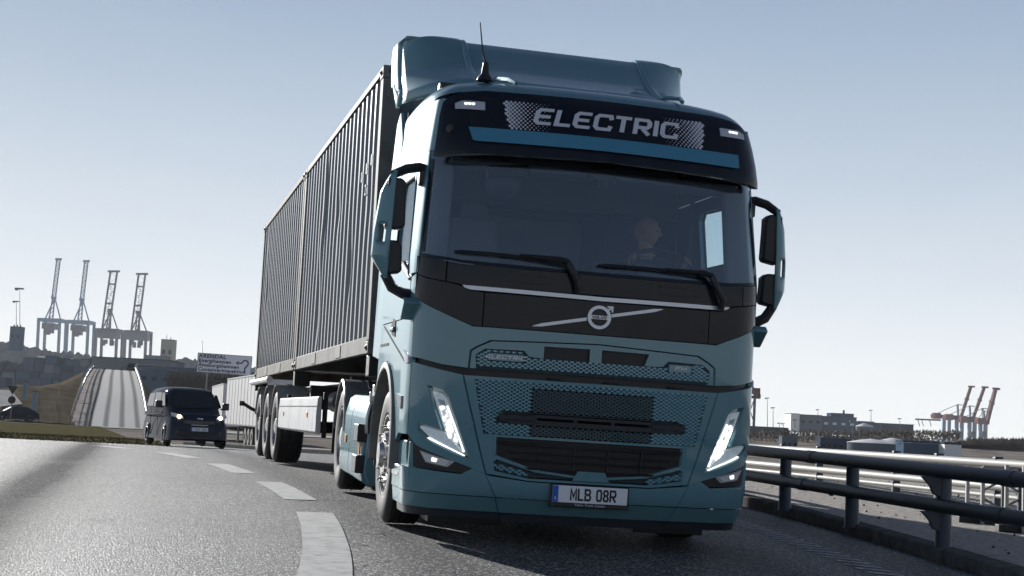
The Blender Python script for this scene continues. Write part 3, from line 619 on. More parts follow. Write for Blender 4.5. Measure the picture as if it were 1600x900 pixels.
# number plate
yp = S(.1, .38, BODY, .016)[1] - .004
plh = box_obj('plate_holder', (-.005, yp, .365), (.55, .016, .150), BP, truck)
pl = box_obj('number_plate', (-.004, yp - .012, .377), (.52, .006, .112), M('plate white'), plh, bevel=.002)
box_obj('country_strip', (-.244, yp - .0165, .377), (.040, .003, .108), M('plate blue'), plh, bevel=0)
PF = lambda cx, cz, y_: (lambda a, b, h: (cx + a, y_ - h, cz + b))
stroke_word('MLB 08R', PF(.018, .377, yp - .0155), .079, .53, .0135, .011, depth=(0, .0012), tx=.9).build('plate_lettering', M('letter black'), plh, smooth=False)
stroke_word('S', PF(-.244, .348, yp - .0185), .018, .7, .003, 0, depth=(0, .0012)).build('plate_letter', M('plate white'), plh, smooth=False)
font_mesh('holder_lettering', 'Volvo Truck Center', .026, M('white print'), plh, Matrix.Translation((.0, yp - .0095, .300)) @ FACE, .0005)
# roof header (visor) with lettering
HT = [(0, 3.112), (.9, 3.108), (1.05, 3.085), (1.17, 3.035), (1.215, 3.0), (1.235, 2.90), (1.245, 2.60)]
hp = [(-u, z) for u, z in reversed(HT)] + HT[1:]
hp2 = hp + [(1.10, 2.606), (.9, 2.622), (0, 2.640), (-.9, 2.622), (-1.10, 2.606)]
F('roof_header', [hp2], GI, prof=HEAD, o1=.02, o0=-.03)
F('visor_strip', [[(-.985, 2.806), (-.945, 2.714), (-.925, 2.708), (0, 2.712), (.965, 2.708), (.978, 2.715), (.983, 2.806), (0, 2.806)]], (M('teal strip'),) * 2, prof=HEAD, o1=.040, o0=.0)
HF = lambda a, b, h: S(a, b, HEAD, .020 + h)
sl = lambda u: .035 * u                          # lettering follows the sag of the header
stroke_word('ELECTRIC', lambda a, b, h: S(a + .0, 2.922 + b + .008, HEAD, .0205 + h), .122, .985, .024, .030, shear=.28, tx=1.45, depth=(0, .003)).build('header_lettering', M('white print'), truck, smooth=False)
dots = MB()
j = 0; z = 2.822
while z < 3.028:
    u = .42 + (.0155 if j % 2 else 0)
    lim = .768 - (3.03 - z) * .22
    while u < lim:
        for s_ in (1, -1):
            k = (min(u, lim) - .42) / .30; r = .0012 + .0105 * max(0, min(1, k * .95)) + random.uniform(-.0006, .0006)
            if k > .05:
                dots.prism([(s_ * u + r * math.cos(a * PI / 3), z + r * math.sin(a * PI / 3)) for a in range(6)], .0, .0015, HF)
        u += .031
    z += .0155; j += 1
o = dots.build('dot_print', M('white print'), truck, smooth=False); o['kind'] = 'stuff'
for s_ in (-1, 1):
    hm = F('marker_lamp', [[(s_ * u, z) for u, z in [(.90, 3.005), (1.05, 3.008), (1.105, 2.985), (1.10, 2.942), (.895, 2.942)]]], (M('lens grey'), BP), prof=HEAD, o1=.028, o0=.0)
    for k in range(3):
        panel('marker_led', [[(s_ * u, z) for u, z in [(.965 + .026 * k, 2.978), (.983 + .026 * k, 2.978), (.983 + .026 * k, 2.992), (.965 + .026 * k, 2.992)]]], (M('lamp soft'),) * 2, hm, prof=HEAD, o1=.031, o0=.026)
cm = MB().lathe([(-.0, .001), (-.0, .026), (.012, .026), (.014, .034), (.022, .034)], 20, ax='y').build('round_cap', BP, truck)
cm.location = S(-1.13, 2.79, HEAD, .030); cm.rotation_euler = (0, 0, -.75)
for ux in (-.985, .95):
    F('header_seam', [[(ux - .003, 2.83), (ux + .003, 2.83), (ux + .003, 2.935), (ux - .003, 2.935)]], (M('letter black'),) * 2, prof=HEAD, o1=.0215, o0=.0)
# sides
WIN = [(1.42, 1.76), (1.60, 1.81), (2.02, 1.93), (2.40, 1.945), (2.40, 2.50), (2.34, 2.56), (1.72, 2.54), (1.64, 2.48)]
for s_ in (-1, 1):
    sm = lambda P: [(s_ * u, z) for u, z in P]
    F('upper_side', [sm([(1.24, 2.665), (3.02, 2.665), (3.02, 3.03), (1.24, 3.03)])], o1=.0, o0=-.04)
    arch = [(2.45 + .66 * math.cos(a), .55 + .66 * math.sin(a)) for a in [math.radians(d) for d in (167, 150, 135, 120, 105, 90)]]
    arc2 = [(2.45 + .66 * math.cos(a), .55 + .66 * math.sin(a)) for a in [math.radians(d) for d in (90, 75, 60, 45, 30)]]
    door = [sm(q) for q in (
        [(1.475, 1.77), (1.60, 1.81), (1.64, 2.48), (1.72, 2.54), (1.72, 2.655), (1.50, 2.655)],
        [(1.72, 2.54), (2.34, 2.56), (2.40, 2.50), (2.90, 2.50), (2.90, 2.655), (1.72, 2.655)],
        [(2.40, 1.945), (2.90, 1.945), (2.90, 2.50), (2.40, 2.50)],
        [(1.475, 1.50), (2.90, 1.50), (2.90, 1.945), (2.40, 1.945), (2.02, 1.93), (1.60, 1.81), (1.475, 1.77)])]
    dr = F('door', door, o1=.003, o0=-.045)
    panel('door_window', [sm(WIN[1:] if True else WIN)], (M('door glass'),) * 2, dr, o1=-.010, o0=-.016)
    fr = MB()
    wl = [S(s_ * u, z, BODY, .002) for u, z in [(1.60, 1.81), (2.02, 1.93), (2.40, 1.945), (2.40, 2.50), (2.34, 2.56), (1.72, 2.54), (1.64, 2.48), (1.60, 1.81)]]
    fr.tube(wl, .011, 6).build('window_seal', BP, dr)
    ss = MB().tube([S(s_ * u, z, BODY, .008) for u, z in [(1.50, 1.765), (2.02, 1.915), (2.42, 1.93)]], .012, 6).build('window_sill', M('aluminium'), dr)
    hd = MB(); hd.box(S(s_ * 2.22, 1.44, BODY, .012), (.02, .20, .03)); hd.build('door_handle', TP, dr, bevel=.008)
    panel('recess_shade', [sm([(2.10, 1.38), (2.28, 1.40), (2.34, 1.47), (2.24, 1.52), (2.12, 1.50)])], (M('void'),) * 2, dr, o1=.006, o0=-.01)  # shade behind the handle drawn as a flat near-black patch
    F('crease_shade', [sm([(1.50, 1.20), (1.515, 1.192), (2.80, 1.475), (2.78, 1.485)])], (M('void'),) * 2, o1=.0045, o0=-.01)  # shade of the styling line drawn as a near-black strip, no fold
    F('lower_side', [sm([(1.30, 1.215), (1.31, 1.23), (1.32, 1.64), (1.32, 1.79), (1.468, 1.765), (1.468, 1.493), (2.90, 1.493), (2.90, .95), (3.02, .85)] + [(2.45 + .66 * math.cos(math.radians(d)), .55 + .66 * math.sin(math.radians(d))) for d in (30, 45, 60, 75, 90, 105, 120, 135, 150, 165, 172)] + [(1.76, .64), (1.62, .70), (1.30, .70)])], o1=.0, o0=-.03)
    F('rear_quarter', [sm([(2.907, .95), (3.02, .90), (3.02, 2.655), (2.907, 2.655)])], o1=.0, o0=-.04)
    F('side_indicator', [sm([(1.32, 1.185), (1.36, 1.175), (1.56, 1.255), (1.52, 1.275), (1.33, 1.225)])], (M('lens grey'),) * 2, o1=.016, o0=.0)
    F('corner_glint', [sm([(1.46, .955), (1.72, .97), (1.60, .875), (1.47, .865)])], (M('lens rim'),) * 2, o1=.014, o0=.0)  # pale raised patch standing in for a sun reflection, no lamp here
    F('fender_slot', [sm([(2.45, 1.325), (2.94, 1.325), (2.94, 1.345), (2.45, 1.345)])], (M('void'),) * 2, o1=.004, o0=0)
    # wheel arch lip
    a_ = MB()
    cy, cz = S(1.41, .55)[1] + 1.04, .55
    a_.lathe([(1.155, .655), (1.262, .650), (1.268, .610), (1.262, .600), (1.155, .60)], 30, (0, cy, cz), 'x', 0, math.radians(-10), math.radians(190))
    if s_ < 0: a_.v = [(-x, y, z) for x, y, z in a_.v]
    a_.v = [(x, cy + (y - cy), z) for x, y, z in a_.v]
    # lathe about x uses (cos->y, sin->z)
    a_.build('wheel_arch', M('fender grey'), truck)
    li = MB().lathe([(.62, .66), (1.20, .66)], 24, (0, cy, cz), 'x', 0, 0, PI)
    if s_ < 0: li.v = [(-x, y, z) for x, y, z in li.v]
    li.build('arch_liner', BP, truck)
    # step block between bumper and wheel
    sb = MB(); sb.prism([(.24, .42), (.84, .42), (.86, .60), (.82, .655), (.24, .655)], s_ * 1.03, s_ * 1.20, lambda a, b, h: (h, a + .02, b)); sb.build('step_panel', TP, truck, bevel=.01)
    sb = MB(); sb.box((s_ * 1.15, .70, .44), (.16, .34, .085)); sb.build('boarding_step', M('aluminium'), truck, bevel=.01)
    # cab side air deflector
    fl = MB(); pts = [(2.07, 1.22), (2.62, 1.26), (2.66, 2.0), (2.58, 3.22), (2.42, 3.30), (2.07, 3.02)]
    fl.prism(pts, s_ * 1.195, s_ * 1.225, lambda a, b, h: (h - s_ * .03 * max(0, b - 1.9) / .7, a, b)); fl.build('side_deflector', TP, truck, bevel=.012)
    fl = MB(); fl.prism([(2.035, 1.30), (2.065, 1.30), (2.065, 3.0), (2.035, 3.0)], s_ * 1.14, s_ * 1.19, lambda a, b, h: (h - s_ * .03 * max(0, b - 1.9) / .7, a, b)); fl.build('deflector_seal', BP, truck)
# roof cap
def roof(a, b):
    v = a * 2 - 1; t = b; phi = PI / 2 * (1 - abs(v)); W_ = 1.168
    x = W_ * (math.cos(phi) ** .45) * (1 if v >= 0 else -1); 
    yf = .29 + .11 * min(abs(x), .95) ** 2 + (max(0, abs(x) - .95) / .21) ** 2 * .16
    y = yf + t * (2.06 - yf); d = (y - yf)
    zc = tab([(0, 3.105), (.06, 3.155), (.15, 3.20), (.35, 3.255), (.8, 3.32), (1.2, 3.345), (2, 3.35)], d)
    z = 3.0 + (zc - 3.0) * (max(0, math.sin(phi)) ** .5 if v else 1)
    return (x, y, z)
MB().grid(61, 28, lambda a, b: roof(a, b ** 1.6)).build('roof', TP, truck, ang=50)
for x in (-.62, .60):
    MB().tube([(x, .36, 3.185), (x + .03 * (1 if x > 0 else -1), .5, 3.24), (x + .05 * (1 if x > 0 else -1), .9, 3.325), (x + .05 * (1 if x > 0 else -1), 1.3, 3.35)], .016, 8).build('roof_rib', TP, truck)
MB().box((0, 2.05, 2.1), (2.30, .03, 2.25)).build('cab_rear_wall', INT, truck)
MB().box((0, 1.15, 1.27), (2.36, 1.8, .04)).build('cab_floor', INT, truck)
MB().box((0, 1.25, 2.985), (2.2, 1.55, .02)).build('headliner', INT, truck)
# roof deflector
def defl(a, b):
    x = -1.19 + 2.38 * a; ax = abs(x); side = 1 / (1 + math.exp(-(ax - .74) / .012))      # raised outer wings
    back = .9 * max(0, ax - .86) ** 2
    P = [(1.18, 3.30), (1.24, 3.36), (1.42, 3.42), (1.62, 3.50), (1.80, 3.61), (1.95, 3.715), (2.06, 3.765), (2.16, 3.778)]
    t = b * 7; i = min(6, int(t)); f = t - i
    y = P[i][0] + (P[i + 1][0] - P[i][0]) * f; z = P[i][1] + (P[i + 1][1] - P[i][1]) * f
    up_ = side * .026 * b ** .6
    return (x, y + back + .82 * (max(0, ax - .45) / .74) ** 2.4 * (1 - b) ** .9 , z + up_ + .088 * b)
db = MB().grid(90, 22, defl)
dfo = db.build('roof_deflector', TP, truck, fixn=False, ang=60)
so = dfo.modifiers.new('solid', 'SOLIDIFY'); so.thickness = .03; so.offset = 0
for s_ in (-1, 1):
    e = MB(); top = [defl(1 if s_ > 0 else 0, j / 21) for j in range(22)]
    vs = []
    for p in top:
        vs += [(p[0], p[1], p[2]), (p[0] + s_ * .035, p[1] + .10, p[2] - .02), (p[0] + s_ * .05, max(p[1] + .30, 2.32), max(p[2] - .03, 3.50))]
    n = len(top); e.add(vs, [(i * 3 + k, i * 3 + k + 1, (i + 1) * 3 + k + 1, (i + 1) * 3 + k) for i in range(n - 1) for k in (0, 1)])
    q = e.build('deflector_end', TP, truck, fixn=False, ang=60); m_ = q.modifiers.new('solid', 'SOLIDIFY'); m_.thickness = .02; m_.offset = 0
    # rib between centre and wing
    rp = []
    for j in range(18):
        p = defl(.5 + s_ * (.74 / 2.38) + s_ * .0, j / 17); rp.append((p[0], p[1] - .005, p[2] + .008))
    MB().tube(rp, [.012 + .018 * math.sin(PI * j / 17) for j in range(18)], 10).build('deflector_rib', TP, truck)
    MB().beam((s_ * .9, 1.5, 3.3), (s_ * .95, 2.2, 3.75), .03).build('deflector_stay', DG, truck)
    MB().box((s_ * .93, 1.42, 3.33), (.16, .10, .06)).build('deflector_bracket', BP, truck, bevel=.01)
# aerial
ar = MB(); ar.lathe([(0, .060), (.02, .055), (.05, .030), (.13, .022), (.14, .012)], 16, (-.80, .62, 3.235), 'z')
aro = ar.build('aerial_base', BP, truck)
MB().tube([(-.80, .62, 3.36), (-.815, .70, 3.46), (-.845, .72, 3.68)], [.0075, .006, .004], 8).build('aerial_whip', M('chassis'), aro)
# wipers
def wiper(tip, elbow, pivot, nm='wiper'):
    root_ = MB()
    e3, p3, t3 = S(*elbow, BODY, .05), S(*pivot, BODY, .035), S(*tip, BODY, .012)
    mid = S((tip[0] + elbow[0]) / 2 + .06, (tip[1] + elbow[1]) / 2 + .012, BODY, .045)
    root_.tube([p3, S(pivot[0] - .01, pivot[1] + .06, BODY, .06), (e3[0] + .005, e3[1], e3[2] - .012), e3, (e3[0] - .05, e3[1] - .005, e3[2] + .012), mid], [.028, .026, .024, .022, .020, .010], 8)
    r_ = root_.build('wiper_arm', BP, truck)
    bl = MB(); n = 12; P = [S(tip[0] + (elbow[0] - .12 - tip[0]) * k / n, tip[1] + (elbow[1] - tip[1]) * k / n + .006 * math.sin(PI * k / n), BODY, .016) for k in range(n + 1)]
    bl.tube(P, [.006] + [.013] * (n - 1) + [.006], 6); bl.build('wiper_blade', BP, r_)
wiper((-.995, 1.945), (-.245, 1.925), (-.170, 1.74))
wiper((-.045, 1.925), (.74, 1.925), (.83, 1.70))
# mirrors on both sides
for s_ in (-1, 1):
    k = lambda x, z, y=.5: (s_ * x, y, z)
    mr = MB(); mr.tube([k(1.15, 2.535, .50), k(1.24, 2.545, .48), k(1.33, 2.525, .48), k(1.43, 2.475, .50)], [.028, .034, .034, .030], 8)
    mo = mr.build('mirror_arm', BP, truck); mr = MB()
    mr.tube([k(1.43, 1.79, .50), k(1.37, 1.695, .50), k(1.30, 1.66, .48), k(1.20, 1.655, .50)], [.034, .038, .038, .036], 8)
    mo = mr.build('mirror_arm', BP, truck)
    # teal outer housing: a plate curving back, with a window through it
    def HX(t, q):      # t 0..1 bottom->top , q 0 inner .. 1 outer
        z = 1.755 + .745 * t; xi = tab([(0, 1.41), (.03, 1.415), (.97, 1.40), (1, 1.39)], t); wd = tab([(0, .01), (.12, .07), (.2, .108), (.45, .108), (.8, .085), (.93, .045), (1, .015)], t)
        th = q * 1.0; R_ = wd / math.sin(1.0)
        return (s_ * (xi + R_ * math.sin(th)), .44 + R_ * (1 - math.cos(th)) * 1.7 + .03 * abs(t - .5), z)
    hs_ = MB(); NT = 24; NQ = 7
    ids = [HX(i / NT, j / NQ) for i in range(NT + 1) for j in range(NQ + 1)]
    fs = [(i * (NQ + 1) + j, i * (NQ + 1) + j + 1, (i + 1) * (NQ + 1) + j + 1, (i + 1) * (NQ + 1) + j) for i in range(NT) for j in range(NQ) if not (8 <= i < 12 and 2 <= j < 5)]
    hs_.add(ids, fs); ho = hs_.build('mirror_housing', TP, truck, fixn=False, ang=50); m_ = ho.modifiers.new('solid', 'SOLIDIFY'); m_.thickness = .022; m_.offset = 0
    for (z0, z1) in ((2.10, 2.455), (1.79, 2.02)):
        hd = MB(); hd.prism([(1.315, z0 + .02), (1.335, z0 + .005), (1.43, z0 - .012), (1.455, z0 + .01), (1.455, z1 - .01), (1.43, z1), (1.355, z1), (1.325, z1 - .03)], .455, .56, lambda a, b, h: (s_ * a, h, b))
        hh = hd.build('mirror_head', BP, truck, bevel=.015)
        box_obj('mirror_glass', (s_ * 1.385, .564, (z0 + z1) / 2), (.11, .004, z1 - z0 - .05), M('chrome'), hh, bevel=0)
    box_obj('mirror_bracket', k(1.215, 2.475, .50), (.05, .09, .11), BP, truck, bevel=.015)
    cv = MB(); cv.prism([(.50, 1.635), (.30, 1.62), (.26, 1.585), (.40, 1.47), (.55, 1.59)], s_ * 1.20, s_ * 1.31, lambda a, b, h: (h if abs(h) < 1.25 else h - s_ * .0, a, b)); cv.build('mirror_foot', TP, truck, bevel=.012)
# interior
for s_ in (-1, 1):
    box_obj('door_trim', (s_ * 1.13, 1.20, 1.66), (.07, 1.45, .86), INT, truck, bevel=.02)
    MB().beam((s_ * 1.10, .40, 1.85), (s_ * 1.07, .52, 2.62), .15, .10, up=(0, 1, 0)).build('pillar_lining', M('interior light'), truck, bevel=.02)
db = MB(); db.prism([(.22, 1.30), (.75, 1.30), (.80, 1.70), (.72, 1.86), (.55, 1.905), (.30, 1.87), (.20, 1.80)], -1.14, 1.14, lambda a, b, h: (h, a, b)); db.build('dashboard', INT, truck, bevel=.02)
box_obj('dash_hood', (.62, .66, 1.925), (.46, .30, .09), INT, truck, bevel=.03)
box_obj('dash_papers', (-.95, .42, 1.895), (.22, .12, .012), M('white print'), truck, rotm(0, 0, .2), bevel=0)
gl = MB(); gl.box((.10, .52, 1.935), (.10, .08, .16), taper=.8); gl.build('dash_display', M('chassis'), truck, bevel=.03)
for x in (-.62, .60):
    st_ = MB(); st_.box((x, 1.62, 1.95), (.52, .16, .85), rotm(-.12), taper=.72); st_.box((x, 1.72, 2.42), (.26, .12, .22), rotm(-.1), taper=.8); st_.box((x, 1.32, 1.55), (.52, .55, .14))
    st_.build('seat', M('interior light') if x < 0 else INT, truck, bevel=.05, seg=3)
box_obj('bunk_locker', (0, 1.93, 2.72), (2.2, .20, .40), M('interior light'), truck, bevel=.02)
box_obj('rear_panel', (-.1, 2.02, 2.2), (.9, .03, .5), M('interior light'), truck, bevel=.01)
box_obj('roof_shelf', (0, .52, 2.60), (2.1, .34, .05), M('interior light'), truck, bevel=.02)
tc_ = MB(); tc_.box((.02, .28, 2.58), (.20, .08, .10), taper=1); tc_.box((.02, .24, 2.515), (.09, .06, .07)); tc_.build('camera_housing', M('chassis'), truck, bevel=.02)
bm_ = MB(); bm_.box((-.68, .42, 2.60), (.09, .10, .12), rotm(0, .2)); bm_.box((-.64, .36, 2.555), (.30, .08, .09), rotm(0, -.12)); bm_.build('kerb_mirror_bracket', M('chassis'), truck, bevel=.02)
km = MB(); km.lathe([(0, .001), (.006, .06), (.03, .12), (.06, .13), (.07, .12)], 24, (-.66, .33, 2.475), 'y'); km.v = [(x, y, min(z, 2.52)) for x, y, z in km.v]; km.build('kerb_mirror', M('dark grey plastic'), truck)
sw = MB(); R_ = .23; c0 = Vector((.64, .70, 2.02)); tilt = rotm(-.9)
sw.tube([c0 + tilt @ Vector((R_ * math.cos(a), 0, R_ * math.sin(a))) for a in [2 * PI * k / 40 for k in range(41)]], .016, 8)
for a in (0, PI, 1.5 * PI): sw.beam(c0, c0 + tilt @ Vector((R_ * math.cos(a), 0, R_ * math.sin(a))), .035, .02)
sw.box(c0, (.14, .05, .12), tilt); swo = sw.build('steering_wheel', M('dark grey plastic'), truck)
MB().beam(c0, (.64, .55, 1.7), .07).build('steering_column', INT, truck)
for s_ in (-1, 1): MB().tube([(s_ * 1.12, 1.55, 2.7), (s_ * 1.10, 1.5, 2.3), (s_ * 1.08, 1.45, 1.8)], .02, 6).build('seat_belt', INT, truck)
# ---------------------------------------------------------------- wheels
def wheel_proto(kind, parent, wdt=.30, R_=.505):
    t = MB(); h = wdt / 2                       # outer face at -x
    prof = [(-h + .035, .30), (-h + .01, .315), (-h, .36), (-h, .42), (-h + .008, .46), (-h + .03, .492), (-h + .045, R_)]
    gx = [-h + .045]
    for k in range(4):
        x = -h + .085 + k * (wdt - .17) / 3
        prof += [(x - .007, R_), (x - .005, R_ - .014), (x + .005, R_ - .014), (x + .007, R_)]
    prof += [(h - .045, R_), (h - .03, .492), (h - .008, .46), (h, .42), (h, .36), (h - .01, .315), (h - .035, .30)]
    t.lathe(prof, 56)
    if kind == 'front':
        rp = [(-h + .035, .302), (-h + .012, .298), (-h + .012, .285), (-h + .05, .272), (-h + .02, .235), (-h + .015, .20), (-h + .03, .17), (-h - .005, .16), (-h - .01, .10), (-h - .04, .085), (-h - .05, .001)]
    else:
        rp = [(-h + .035, .302), (-h + .012, .298), (-h + .012, .285), (-h + .05, .275), (-h + .13, .262), (-h + .15, .22), (-h + .15, .17), (-h + .09, .16), (-h + .05, .12), (-h + .02, .10), (-h + .0, .001)]
    r = MB().lathe(rp, 48); x0 = rp[5][0]
    rim = r.build('wheel', M('aluminium'), parent, ang=30)
    tyre = t.build('tyre', M('rubber'), rim, ang=35)
    nb = MB()
    for k in range(10):
        a = 2 * PI * k / 10; nb.lathe([(x0 - .04, .001), (x0 - .04, .013), (x0 + .01, .016)], 6, (0, .205 * math.cos(a), .205 * math.sin(a)), 'x')
    nb.build('wheel_nuts', M('chrome'), rim)
    bk = MB().lathe([(h - .05, .30), (h - .12, .22), (h - .12, .01)], 24); bk.build('brake_drum', M('chassis'), rim)
    return rim
def place(rim, parent, x, y, z, flip=False, first=False, steer=0):
    c = rim if first else copy_tree(rim, parent)
    c.location = (x, y, z); c.rotation_euler = (random.random() * 6, 0, (PI if flip else 0) + steer); c.parent = parent; return c
wf = wheel_proto('front', truck); place(wf, truck, -1.075, 1.43, .51, first=True); place(wf, truck, 1.075, 1.43, .51, True)
wd_ = wheel_proto('drive', truck); place(wd_, truck, -1.07, 5.02, .505, first=True); place(wd_, truck, 1.07, 5.02, .505, True)
for s_ in (-1, 1): place(wd_, truck, s_ * .74, 5.02, .505, s_ > 0)
# chassis
ch = MB()
for s_ in (-1, 1): ch.box((s_ * .42, 3.4, .86), (.08, 5.6, .27))
for y in (.9, 2.4, 3.6, 4.6, 5.9): ch.box((0, y, .84), (.84, .10, .20))
ch.build('chassis_frame', M('chassis'), truck)
ax = MB(); ax.tube([(-1.0, 1.43, .50), (-.4, 1.40, .40), (.4, 1.40, .40), (1.0, 1.43, .50)], .06, 8); ax.tube([(-1.0, 5.02, .50), (1.0, 5.02, .50)], .09, 10); ax.lathe([(-.2, .1), (-.12, .2), (.12, .2), (.2, .1)], 20, (0, 5.02, .5)); ax.build('axles', M('chassis'), truck)
ub = MB(); ub.box((0, 1.0, .38), (1.7, .9, .16)); ub.box((0, 2.2, .70), (1.6, 1.0, .5)); ub.build('underbody', M('chassis'), truck)
for s_ in (-1, 1): box_obj('sun_block', (s_ * .74, .72, .20), (.52, .36, .20), M('black plastic'), truck)  # added hidden boxes that stop sunlight slipping under the bumper
fw = MB(); fw.lathe([(1.13, .01), (1.13, .42), (1.06, .48), (1.02, .30)], 30, (0, 4.75, 0), 'z'); fw.build('fifth_wheel', M('chassis'), truck)
cab_u = MB(); cab_u.box((0, 2.35, 1.05), (2.0, .45, .28)); cab_u.box((.0, 2.62, 1.35), (.9, .10, .7)); cab_u.build('rear_equipment', M('chassis'), truck, bevel=.03)
co = MB()
for k in range(4):
    x = -.3 + k * .18; co.tube([(x, 2.5, 1.35), (x, 2.8, 1.15), (x * .6, 3.3, 1.10), (x * .4, 3.5, 1.45)], .018, 8)
co.build('air_hoses', M('chassis'), truck)
for s_ in (-1, 1):
    # battery box cover (side skirt) between the axles: front piece and rear piece
    def skirt(nm, y0, y1, parent=truck):
        b = MB(); b.prism([(.93, 1.10), (.94, 1.14), (.90, 1.185), (.76, 1.225), (.30, 1.235), (.22, 1.22), (.185, 1.17), (.185, .70), (.93, .70)], y0, y1, lambda z, x, h: (s_ * x, h, z)); return b.build(nm, M('teal paint'), parent, bevel=.008)
    sk = skirt('battery_cover', 2.78, 3.86); skirt('battery_cover', 3.872, 4.70)
    b = MB(); b.prism([(.90, 1.10), (.76, 1.20), (.30, 1.215), (.20, 1.17), (.20, .70), (.90, .70)], 2.70, 2.775, lambda z, x, h: (s_ * x, h, z)); b.build('cover_end', TP, truck, bevel=.01)
    box_obj('side_reflector', (s_ * 1.238, 4.2, .53), (.006, .11, .07), M('amber'), truck, bevel=.002)
    for z in (.62, .36): box_obj('catwalk_step', (s_ * 1.235, 2.92, z), (.10, .30, .15), BP, truck, bevel=.01)
    box_obj('marker_reflector', (s_ * 1.25, 2.86, .49), (.012, .07, .10), M('amber'), truck, bevel=.004)
    rk = MB(); rk.box((s_ * 1.14, 2.74, .86), (.14, .06, .22)); rk.box((s_ * 1.16, 2.73, .95), (.05, .12, .16)); rk.tube([(s_ * 1.21, 2.70, .62), (s_ * 1.22, 2.70, .74), (s_ * 1.19, 2.72, .88)], .022, 8); rk.build('cover_latch', M('aluminium'), truck, bevel=.006)
    rk = MB(); rk.box((s_ * 1.0, 2.3, .955), (.42, .50, .03)); rk.build('catwalk_plate', M('aluminium'), truck)
    fd = MB(); fd.lathe([(.86, .575), (1.23, .575), (1.24, .56), (1.235, .545), (.86, .545)], 30, (0, 5.02, .505), 'x', 0, math.radians(8), math.radians(172))
    if s_ < 0: fd.v = [(-x, y, z) for x, y, z in fd.v]
    fd.build('drive_fender', M('fender grey'), truck)
    bs = MB().lathe([(.95, .582), (1.0, .582)], 30, (0, 5.02, .505), 'x', 0, math.radians(70), math.radians(120))
    if s_ < 0: bs.v = [(-x, y, z) for x, y, z in bs.v]
    q = bs.build('fender_strap', M('aluminium'), truck); m_ = q.modifiers.new('s', 'SOLIDIFY'); m_.thickness = .012
    mf = MB().box((s_ * 1.05, 5.66, .52), (.36, .012, .40)); mf.build('mudflap', M('rubber'), truck)
    mf = MB().box((s_ * 1.0, 2.12, .72), (.42, .012, .66)); mf.build('mudflap', M('rubber'), truck)
# ---------------------------------------------------------------- semitrailer and containers
C_LOC = Vector((-1.2349, 12.851, 1.4033)); C_ROT = RM(.2493887, .0037, 0)
trailer = empty('semitrailer', C_LOC + C_ROT @ Vector((1.219, 9, -1.24)), C_ROT, 'black three-axle container semitrailer with white side guard behind the teal tractor', 'trailer')
def TZ(p): return (p[0] - 1.219, p[1] - 9, p[2] + 1.24)      # container frame -> trailer frame
mat('fender pale', (.42, .41, .40), .4, noise=(6, (.3, .29, .28), .4, .75)); mat('guard white', (.55, .56, .57), .45, noise=(3, (.47, .47, .47), .4, .75))
mat('frame weathered', (.17, .172, .168), .7, spec=.15, noise=(3.5, (.09, .08, .07), .45, .72), bump=(30, .3, .004))
mat('frame rusty', (.15, .142, .115), .75, spec=.15, noise=(4, (.08, .06, .042), .4, .7), bump=(30, .4, .004))
mat('container side', (.050, .063, .095), .33, 0, 1, coatr=.12, noise=(1.4, (.055, .06, .08), .4, .75, (1, 1, .35)), bump=(12, .2, .006))
mat('container side worn', (.055, .065, .088), .36, 0, .9, coatr=.15, noise=(1.9, (.065, .068, .08), .38, .75, (1, 1, .35)), bump=(12, .25, .006))
b = MB()
for x in (.74, 1.70): b.box(TZ((x, 6.9, -.30)), (.12, 12.4, .34))
for y in (.5, 2, 3.2, 4.4, 6.0, 7.4, 8.2, 9.0, 9.9, 10.6, 11.8, 12.7): b.box(TZ((1.219, y, -.27)), (2.0 if y in (.5, 6.0, 12.7) else .9, .12, .18))
b.build('trailer_frame', M('chassis'), trailer)
for y in (6.2, 12.3, .12):
    for x in (.12, 2.32):
        b = MB(); b.box(TZ((x, y, -.10)), (.20, .18, .19)); b.tube([TZ((x - .10, y, -.12)), TZ((x + .1, y, -.12))], .035, 8); b.build('twist_lock', M('chassis'), trailer, bevel=.01)
for j, y in enumerate((8.4, 9.78, 11.15)):
    if j == 0: wt = wheel_proto('trailer', trailer, .385, .515)
    for sx in (0, 1): place(wt, trailer, *TZ((.20 if sx == 0 else 2.24, y, -.735)), sx == 1, first=(j == 0 and sx == 0))
    MB().tube([TZ((.3, y, -.735)), TZ((2.1, y, -.735))], .075, 10).build('axle', M('chassis'), trailer)
    for sx in (0, 1):
        f = MB().lathe([(-.20, .60), (.20, .60), (.205, .585), (.20, .57), (-.20, .57), (-.205, .585)], 30, TZ((.20 if sx == 0 else 2.24, y, -.735)), 'x', 0, math.radians(15), math.radians(165))
        f.build('fender', M('fender pale'), trailer)
for sx, xx in ((0, -.0), (1, 2.438)):
    s_ = 1 if sx else -1
    gd = MB(); gd.prism([(-.347, .02), (-.36, -.0), (-.52, -.012), (-.74, -.012), (-.765, .02), (-.765, .045), (-.347, .045)], 3.37, 7.61, lambda z, x, h: TZ((xx + (x if sx == 0 else -x), h, z)))
    gdo = gd.build('side_guard', M('guard white'), trailer, bevel=.004)
    MB().beam(TZ((xx - s_ * -.015, 3.38, -.455)), TZ((xx - s_ * -.015, 7.6, -.455)), .004, .008).build('guard_crease', M('fender grey'), gdo)
    for y in (4.2, 6.9): box_obj('guard_reflector', TZ((xx + s_ * .016, y, -.555)), (.008, .10, .055), M('amber'), gdo, bevel=.002)
    box_obj('guard_bracket', TZ((xx - s_ * .10, 3.5, -.55)), (.05, .05, .5), M('chassis'), trailer); box_obj('guard_bracket', TZ((xx - s_ * .10, 7.4, -.55)), (.05, .05, .5), M('chassis'), trailer)
